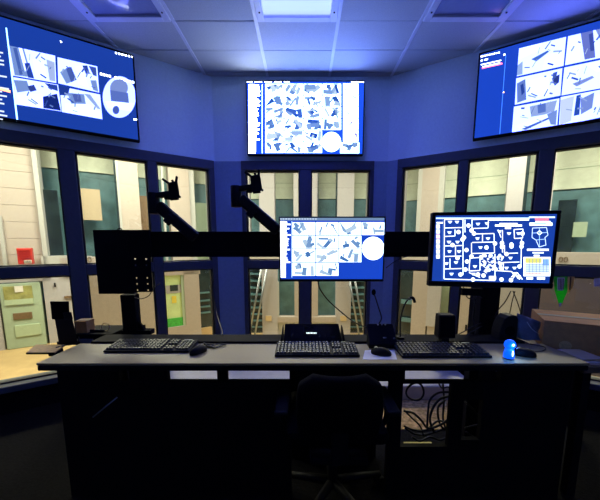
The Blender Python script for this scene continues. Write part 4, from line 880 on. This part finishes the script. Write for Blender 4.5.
speaker(438.5, 455.5, 315.5, 345, 'slim black desk speaker standing behind the right keyboard')
# round shouldered speaker
p0, p1 = onz(501, 341, LEDGE), onz(518.5, 341, LEDGE); y = max(p0.y, YB+.02); zt = ony(510, 315.5, y).z
t = thing('desk_speaker', ((p0.x+p1.x)/2, y+.04, LEDGE), 'round shouldered black speaker near the grey bag', 'speaker', 'desk speakers')
bm = bmesh.new(); W = p1.x-p0.x; prof = [(0, 0), (1, 0), (1.0, .55), (.98, .85), (.9, .97), (.75, 1), (.42, .98), (.22, .86), (.08, .6), (0, .3)]
f_ = [Vector((p0.x+u*W, y, LEDGE+v*(zt-LEDGE))) for u, v in prof]; vs = [bm.verts.new(q) for q in f_]; vb = [bm.verts.new(q+YA*.08) for q in f_]
bm.faces.new(vs); bm.faces.new(list(reversed(vb)))
for i in range(len(vs)): bm.faces.new([vs[i], vb[i], vb[(i+1) % len(vs)], vs[(i+1) % len(vs)]])
bm_obj('cabinet', bm, M_BPLAS, t, .006)
bm = bmesh.new(); tube(bm, [Vector(((p0.x+p1.x)/2+.005, y-.004, LEDGE+.055)), Vector(((p0.x+p1.x)/2+.005, y+.002, LEDGE+.055))], .028, 18); bm_obj('grille', bm, M_BFAB, t)
# ------------------------------------------------------------------ blue light
p = dz(508.5, 358.5); bl = thing('blue_light', (p.x, p.y, DESK), 'small glowing blue light standing on the desk front', 'lamp')
bm = bmesh.new(); tube(bm, [p, p+ZA*.006], .019, 18); bm_obj('foot', bm, M_BPLAS, bl, .001)
zt = ony(509, 344.5, p.y).z
bm = bmesh.new(); tube(bm, [p+ZA*.006, p+ZA*(zt-DESK)*.35, p+ZA*((zt-DESK)*.62), p+ZA*((zt-DESK)*.75)], .014, 16, 0, [.024, .023, .020, .016]); bm_obj('stem', bm, M_BLUE, bl, 0, True)
bm = bmesh.new(); ellipsoid(bm, Vector((p.x, p.y, zt)), (.026, .022, .025), 16, 10); bm_obj('globe', bm, M_BLUE, bl, 0, True)
bm = bmesh.new(); ellipsoid(bm, Vector((p.x+.002, p.y-.020, zt+.004)), (.0065, .005, .0065), 10, 8); bm_obj('hot_spot', bm, M_BLUEHOT, bl, 0, True)
bm = bmesh.new(); tube(bm, [p+Vector((.001, -.023, .018)), p+Vector((.002, -.023, .032)), p+Vector((.003, -.020, .046))], .004, 8, 0, [.002, .0045, .0025]); bm_obj('light_pipe', bm, M_BLUEHOT, bl, 0, True)
l = bpy.data.lights.new('blue_glow', 'POINT'); l.energy = 0.6; l.color = (.05, .25, 1); l.shadow_soft_size = .02; lo = bpy.data.objects.new('blue_glow', l); COL.objects.link(lo); lo.location = (p.x+.005, p.y-.035, zt)
# ------------------------------------------------------------------ left end: handset station, boxes, board
yq = YB+.02
def lq(x, y, d=0.0): return ony(x, y, yq+d)
ph = thing('intercom_station', lq(68, 344.5), 'black wall-style intercom station leaning at the left desk end', 'intercom')
z_ = LEDGE
bm = bmesh.new(); pts = [(54.5, 318), (71.5, 314), (77.5, 342.5), (59, 343.5)]
hexa(bm, [lq(x, y, 0) for x, y in pts]+[lq(x, y, .06) for x, y in pts]); bm_obj('body', bm, M_BPLAS, ph, .004)
bm = bmesh.new(); pts = [(50, 301.3), (69, 301.3), (69.8, 318.5), (52, 319.5)]; hexa(bm, [lq(x, y, -.02) for x, y in pts]+[lq(x, y, .03) for x, y in pts]); hd = bm_obj('head', bm, M_BFAB, ph, .004)
bm = bmesh.new(); pts = [(63, 312.5), (71.5, 312), (73, 319), (64.5, 319.5)]; hexa(bm, [lq(x, y, -.03) for x, y in pts]+[lq(x, y, -.005) for x, y in pts]); bm_obj('clamp', bm, M_BPLAS, ph, .003)
tube_obj('cable', [lq(79, 337), lq(78, 342), lq(72, 344.5), dz(64, 346)+ZA*.003, dz(56, 348)+ZA*.003], .003, M_RUBBER, ph)
bm = bmesh.new(); pts = [(57, 341.5), (80, 341.5), (80, 345), (57, 345)]; hexa(bm, [lq(x, y, .004) for x, y in pts]+[lq(x, y, .08) for x, y in pts]); bm_obj('foot', bm, M_BPLAS, ph, .003)
def carton(x0, x1, y0, y1, z0, z1, label, fl=.012):
    t = thing('cardboard_box', ((x0+x1)/2, (y0+y1)/2, z0), label, 'box')
    box_obj('body', x0, x1, y0, y1, z0, z1-.006, M_CARD, t, .003)
    ym = (y0+y1)/2; box_obj('flap', x0, x1, y0, ym-.002, z1-.006, z1-.002, M_CARD, t); box_obj('flap', x0, x1, ym+.002, y1, z1-.006, z1-.002, M_CARD, t)
    box_obj('tape', x0-.0006, x1+.0006, ym-.022, ym+.022, z1-.0018, z1, M_TAPE, t); return t
q = ony(75, 338, YB2-.005); xa, xb = ony(75.5, 330, YB2+.02).x, ony(87, 330, YB2+.02).x
sh = box_obj('side_shelf', ony(74, 340, YB2).x, ony(112, 340, YB2).x, YB2+.002, YB2+.2, LEDGE-.03, LEDGE, M_BLACK, None, .003); tag(sh, 'black shelf behind the left end of the desk', 'shelf')
for sgn in (0, 1):
    xs_ = ony(75, 340, YB2).x if sgn == 0 else ony(104, 340, YB2).x
    box_obj('shelf_leg', xs_, xs_+.03, YB2+.15, YB2+.18, 0-LEDGE+LEDGE, LEDGE-.03, M_BLACK, sh)
zt = ony(83, 321, YB2+.02).z
carton(xa, xb, YB2+.02, YB2+.09, LEDGE, zt, 'small brown cardboard box behind the black intercom station')
wc = thing('wire_coil', ony(104, 336, YB2+.05), 'tan wire coil and small black fittings on the left shelf', 'wire coil'); WOFF[wc.name] = Vector(wc.location)
cc = ony(106, 333.5, YB2+.06); cc.z = LEDGE+.027
tube_obj('coil', [cc+Vector((.026*math.cos(a), .004*math.sin(3*a), .024*math.sin(a))) for a in [k*2*math.pi/14 for k in range(15)]], .0028, M_TANPAPER, wc, 6, 3)
bm = bmesh.new()
for k in range(6):
    q = ony(91+k*2.4, 335.5-(k % 3)*1.2, YB2+.05); q.z = max(q.z, LEDGE+.008); ellipsoid(bm, q, (.011, .011, .008), 8, 6)
bm_obj('fittings', bm, M_BPLAS, wc)
# board left of the desk on a low side table
zb_ = DESK-.012
pts = [(26.5, 352.3), (54.5, 352.3), (66, 344.5), (36, 344.5)]
tabq = [onz(x, y, zb_) for x, y in pts]
bd = thing('clipboard', ((tabq[0].x+tabq[1].x)/2, tabq[0].y+.05, zb_-.01), 'tan board with a dark edge sticking out past the desk end', 'board')
hexprism('board', [(q.x, q.y) for q in tabq], zb_-.006, zb_, M_BOARD, bd); hexprism('edge', [(tabq[0].x, tabq[0].y-.004), (tabq[1].x, tabq[1].y-.004), (tabq[1].x, tabq[1].y), (tabq[0].x, tabq[0].y)], zb_-.010, zb_-.001, M_BLACK, bd)
hexprism('arm', [(q.x, q.y) for q in [onz(48, 351, zb_), onz(57, 351, zb_), onz(63, 347, zb_), onz(54, 347, zb_)]], zb_-.03, zb_-.0065, M_BLACK, bd)
# ------------------------------------------------------------------ right end: bag, carton, papers, tag
yq = YB+.03
tbl = thing('side_table', (1.62, YB+.2, 0), 'dark side table beside the right desk end under the large carton', 'table')
xs0, xs1 = XR_+.006, XR_+.62; ZTB = DESK-.035
box_obj('table_top', xs0, xs1, YF+.03, YB+.40, ZTB-.03, ZTB, M_TANPAPER if False else M_BROWN, tbl, .003)
for x in (xs0+.02, xs1-.06):
    for y in (YF+.05, YB+.34): box_obj('leg', x, x+.04, y, y+.04, 0, ZTB-.03, M_BLACK, tbl)
# large carton: front face near the desk back, reaching over the side table
yc = YB+.015; xa = XR_+.010; xb = xa+.50; zt = ony(565, 320, yc).z
big = carton(xa, xb, yc, yc+.33, ZTB, zt, 'large brown cardboard carton at the right desk end')
bm = bmesh.new(); q = ony(571, 343, yc-.001); q.x = xa+.10; tube(bm, [q+YA*.0, q+YA*.0008], .028, 18); bm_obj('stain', bm, M_BOARD, big)
# turn the carton about its near left corner
RZ = math.radians(-28); big.rotation_euler.z = RZ; piv = Vector((xa, yc, 0)); c_ = Vector(big.location); d_ = c_-piv; d_.z = 0
d2 = Matrix.Rotation(RZ, 3, 'Z') @ d_; big.location = (piv.x+d2.x, piv.y+d2.y, c_.z)
for k, (z0, w_, dx_, mm) in enumerate(((ZTB, .125, .0, M_TANPAPER), (ZTB+.014, .11, .006, M_PAPER), (ZTB+.022, .12, .003, M_TANPAPER))):
    h = (.013, .007, .010)[k]; o = box_obj('paper_folder', XR_+.012+dx_, XR_+.012+dx_+w_, YF+.035+.01*k, YF+.175+.01*k, z0, z0+h, mm, None, .002)
    tag(o, ('lowest tan folder of the pile beside the carton', 'white papers between two tan folders beside the carton', 'topmost tan folder of the pile beside the carton')[k], 'folder', 'folder pile')
# plastic bag on the ledge
bg = thing('plastic_bag', ony(532, 338, YB+.07), 'crumpled grey plastic bag slumped between speaker and carton', 'bag')
bm = bmesh.new(); N = 9; rr = random.Random(11); gf, gb = [], []
for a in range(N):
    for b in range(N):
        uu, vv = a/(N-1), b/(N-1); x = 518.5+21*uu; yt = 313.5+8*uu; y = 340.5+(yt-340.5)*vv
        bul = math.sin(math.pi*uu)**.6*(1-.75*vv)*.035+.01*math.sin(9*uu+6*vv)+rr.uniform(-.003, .003)
        p_ = ony(x, y, YB+.05); p_.z = max(p_.z, LEDGE); gf.append(bm.verts.new(p_-YA*bul)); gb.append(bm.verts.new(p_+YA*(.012+.03*(1-vv))))
for a in range(N-1):
    for b in range(N-1):
        q = a*N+b; bm.faces.new([gf[q], gf[q+1], gf[q+N+1], gf[q+N]]); bm.faces.new([gb[q], gb[q+N], gb[q+N+1], gb[q+1]])
for b in range(N-1):
    bm.faces.new([gf[b], gb[b], gb[b+1], gf[b+1]]); q = (N-1)*N+b; bm.faces.new([gf[q], gf[q+1], gb[q+1], gb[q]])
for a in range(N-1):
    q = a*N; bm.faces.new([gf[q], gf[q+N], gb[q+N], gb[q]]); q = a*N+N-1; bm.faces.new([gf[q], gb[q], gb[q+N], gf[q+N]])
bm_obj('sack', bm, M_BAG, bg, 0, True)
tube_obj('crease', [ony(527, 322, YB+.022), ony(532, 329, YB+.014), ony(539, 334, YB+.022)], .0018, M_PAPER, bg, 6, 4)
# hanging green tag on the right window transom
O, e, n = frame('R', -0.05)
def hq(x, y, d=0): return onplane(x, y, O-n*d, n)
gt = thing('green_tag', hq(563, 307), 'green hanging pouch with printed label over the carton', 'pouch')
def flat(nm, pts, d, th, m, par, bev=.002):
    bm = bmesh.new(); f0 = [bm.verts.new(hq(x, y, d+th)) for x, y in pts]; f1 = [bm.verts.new(hq(x, y, d)) for x, y in pts]
    bm.faces.new(f0); bm.faces.new(list(reversed(f1)))
    for i in range(len(pts)): bm.faces.new([f0[i], f1[i], f1[(i+1) % len(pts)], f0[(i+1) % len(pts)]])
    return bm_obj(nm, bm, m, par, bev)
flat('pouch', [(553.5, 276.5), (567.5, 276.5), (567.5, 291), (561.5, 305), (559, 305), (554.5, 290)], 0.0, .004, M_POUCH, gt)
flat('gold_side', [(567.8, 276.5), (574.5, 276.5), (573, 287), (567.8, 294)], 0.0, .004, M_GOLD, gt)
lb = flat('printed_label', [(557.5, 277.5), (564.8, 277.5), (563.5, 290.5), (557.5, 290.5)], .005, .001, M_PAPER, gt, 0)
for k in range(4): flat('print_line', [(558.6+k*1.5, 278.5), (559.3+k*1.5, 278.5), (559.2+k*1.4, 289.5), (558.5+k*1.4, 289.5)], .0065, .0006, M_INK, lb, 0)
flat('print_band', [(570, 277), (571.5, 277), (570.5, 290), (569.2, 290)], .0045, .001, M_INK, gt, 0)
flat('white_tip', [(558.8, 303), (561.8, 303), (561.3, 306.8), (559, 306.8)], 0.0, .005, M_PAPER, gt, .001)
o = flat('wall_notice', [(594, 278.5), (606, 278), (606, 286), (594, 286.5)], -.02, .002, M_PAPER, None, 0); tag(o, 'small white card on the right window at the picture edge', 'card')
bm = bmesh.new(); ellipsoid(bm, hq(590.5, 283.5, -.03), (.004, .004, .004), 8, 6); tag(bm_obj('panel_screw', bm, M_METAL), 'bright screw head beside the white card on the right', 'screw')
# ------------------------------------------------------------------ hanging cables behind the right monitor and under the desk
def cab(name, label, pts, r=.0032, m=None, group=None):
    o = tube_obj(name, pts, r, m or M_RUBBER); return tag(o, label, 'cable', group)
ybk = YR-.02
def k(x, y, d=0): return ony(x, y, ybk+d)
cab('hanging_cable', 'black cable dipping left of the right rail post', [k(463, 286), k(467, 297), k(474, 299), k(477, 296), k(482, 298)], .003, None, 'cables around the right rail post')
cab('hanging_cable', 'wavy black cable dropping beside the right rail post', [k(474, 292), k(474.5, 305), k(472.5, 318), k(476, 328), k(474, 338)], .0028, None, 'cables around the right rail post')
cab('hanging_cable', 'black cable rising from the keyboard to the rail post', [k(455, 336, -.02), k(463, 332), k(472, 327), k(481, 323)], .003, None, 'cables around the right rail post')
cab('hanging_cable', 'lower black cable rising to the rail post', [k(457, 338, -.02), k(466, 335), k(475, 330), k(482, 326)], .003, None, 'cables around the right rail post')
cab('hanging_cable', 'black cable slanting from the monitor to the post foot', [k(511, 291), k(505, 302), k(499, 309), k(494, 318)], .003, None, 'cables around the right rail post')
cab('hanging_cable', 'black cable hanging straight toward the round speaker', [k(515, 291), k(512, 302), k(510, 312), k(508, 322)], .0026, None, 'cables around the right rail post')
cab('hanging_cable', 'black cable hanging just left of the grey bag', [k(513, 291), k(518, 304), k(521, 316), k(519, 330), k(517, 338)], .003, None, 'cables around the right rail post')
cab('hanging_cable', 'long black cable running down the folded column', [ony(213, 280, 2.7), ony(214.5, 300, 2.6), ony(218, 318, 2.3), ony(222, 330, 2.0), Vector((ony(224, 341, YB2).x, YB2-.03, LEDGE+.007))], .0035)
cab('hanging_cable', 'thin pale-edged cable on the right column by the monitor', [k(386, 268), k(394, 262), k(402, 258), k(412, 255.5)], .0024)
# cable tangle under the desk, seen through the open front
yu = YP+.14
def u(x, y, d=0): return ony(x, y, yu+d)
cc = u(415, 391.5); cab('coiled_cable', 'round coil of black cable hanging under the desk', [cc+Vector((.048*math.cos(a), .006*math.sin(2*a), .050*math.sin(a))) for a in [j*2*math.pi/12 for j in range(26)]], .0055)
rr = random.Random(21)
paths = [[(404, 411), (413, 413), (421, 420), (428, 428), (440, 425), (450, 418)], [(450, 392), (438, 393), (430, 400), (428, 412), (427, 428)], [(450, 396), (440, 399), (433, 408), (430, 420), (434, 432)], [(404, 426), (414, 430), (426, 430), (438, 421), (450, 424)],
         [(445, 400), (438, 408), (440, 424), (448, 432)], [(404, 410), (412, 418), (420, 426), (424, 436)], [(412, 437), (420, 441), (430, 437), (440, 440), (450, 436)], [(443, 384), (444, 400), (443, 418), (446, 430)], [(405, 428), (415, 434), (428, 434), (446, 428)], [(439, 384), (442, 388), (448, 387), (451, 390)]]
labs = ['sagging black cable crossing the open desk front', 'black cable arching over in the open desk front', 'second black cable arching inside the first', 'black cable looping low across the open desk front', 'black cable curling at the right of the desk opening', 'black cable slanting down at the left of the opening', 'black cable lying lowest in the desk opening', 'black cable hanging straight down in the opening', 'black cable bunched near the opening bottom', 'short black cable at the top corner of the opening']
for i_, (pth, lb_) in enumerate(zip(paths, labs)): cab('under_desk_cable', lb_, [u(x, y, -.07+.028*i_+rr.uniform(-.006, .006)) for x, y in pth], rr.uniform(.004, .0065), None, 'cable tangle under the desk')
for pth, lb_ in zip([[(465, 402), (472, 408), (477, 414), (482, 412)], [(465, 428), (473, 426), (483, 424)], [(480, 405), (480, 420), (479, 438)], [(466, 432), (472, 436), (480, 440)]], ['short cable at the top of the narrow desk slot', 'cable crossing the narrow desk slot', 'upright cable in the narrow desk slot', 'cable at the bottom of the narrow desk slot']):
    cab('under_desk_cable', lb_, [u(x, y) for x, y in pth], .005, None, 'cable tangle under the desk')
bm = bmesh.new(); c = onz(421, 440, .0); bx(bm, onz(404, 445, 0).x, onz(432, 445, 0).x, onz(404, 445.8, 0).y, onz(404, 443.5, 0).y, 0.0005, .012); tag(bm_obj('floor_strip', bm, M_YEL), 'yellow strip on the carpet under the desk', 'strip')
# ------------------------------------------------------------------ office chair in front of the desk
YCh = YF-.17
def ch(x, y, d=0): return ony(x, y, YCh+d)
cxp = ch(339, 400).x; ct = thing('office_chair', (cxp, YCh-.16, 0), 'black office chair pushed up to the desk, seen from behind', 'chair')
zb1, zb0 = ch(339, 372.5).z, ch(339, 440).z; hw = (ch(383, 400).x-ch(297, 400).x)/2
bm = bmesh.new(); cols, rows = 8, 8; fr, bk = [], []
for j in range(rows+1):
    v = j/rows; z = zb0+(zb1-zb0)*v; w_ = hw*(.92+.08*math.sin(math.pi*v))*(1 if v < .85 else 1-.35*((v-.85)/.15)**2)
    for i in range(cols+1):
        s_ = -1+2*i/cols; y = -.03*(1-s_*s_)-.02*math.sin(math.pi*v)-.04*v
        fr.append(bm.verts.new((cxp+s_*w_, YCh+y, z))); bk.append(bm.verts.new((cxp+s_*w_, YCh+y+.045, z)))
W_ = cols+1
for j in range(rows):
    for i in range(cols):
        a_ = j*W_+i; bm.faces.new([fr[a_], fr[a_+1], fr[a_+W_+1], fr[a_+W_]]); bm.faces.new([bk[a_], bk[a_+W_], bk[a_+W_+1], bk[a_+1]])
for i in range(cols):
    bm.faces.new([fr[i], bk[i], bk[i+1], fr[i+1]]); t_ = rows*W_+i; bm.faces.new([fr[t_], fr[t_+1], bk[t_+1], bk[t_]])
for j in range(rows):
    a_ = j*W_; bm.faces.new([fr[a_], fr[a_+W_], bk[a_+W_], bk[a_]]); a_ += cols; bm.faces.new([fr[a_], bk[a_], bk[a_+W_], fr[a_+W_]])
bm_obj('backrest', bm, M_BFAB, ct, .012, True)
# seat towards the desk
bm = bmesh.new(); bx(bm, cxp-.23, cxp+.23, YCh+.02, YCh+.40, .43, .50); bm_obj('seat', bm, M_BFAB, ct, .03)
box_obj('back_bar', cxp-.035, cxp+.035, YCh-.05, YCh-.03, .40, zb0+.15, M_BPLAS, ct, .006); box_obj('seat_plate', cxp-.12, cxp+.12, YCh-.04, YCh+.3, .395, .43, M_BPLAS, ct, .005)
for s_ in (-1, 1):
    x = cxp+s_*.245
    box_obj('armrest', x-.03, x+.03, YCh+.03, YCh+.27, .565, .59, M_BPLAS, ct, .01); tube_obj('arm_support', [(x, YCh+.15, .566), (x, YCh+.15, .48), (x-s_*.05, YCh+.15, .43), (x-s_*.13, YCh+.15, .415)], .014, M_BPLAS, ct)
bm = bmesh.new(); yc_ = YCh+.2; tube(bm, [Vector((cxp, yc_, .10)), Vector((cxp, yc_, .40))], .025, 14); bm_obj('gas_column', bm, M_BPLAS, ct, 0, True)
for k_ in range(5):
    a = math.pi/2+k_*2*math.pi/5; d = Vector((math.cos(a), math.sin(a), 0)); c = Vector((cxp, yc_, 0))
    bm = bmesh.new(); tube(bm, [c+ZA*.11, c+d*.15+ZA*.095, c+d*.28+ZA*.075], .02, 8, 0, [.024, .019, .014]); lg = bm_obj('leg', bm, M_BPLAS, ct, 0, True)
    bm = bmesh.new(); q = c+d*.28; pz = d.cross(ZA); tube(bm, [q+ZA*.03-pz*.018, q+ZA*.03+pz*.018], .03, 14); bm_obj('caster', bm, M_BPLAS, lg, .003)
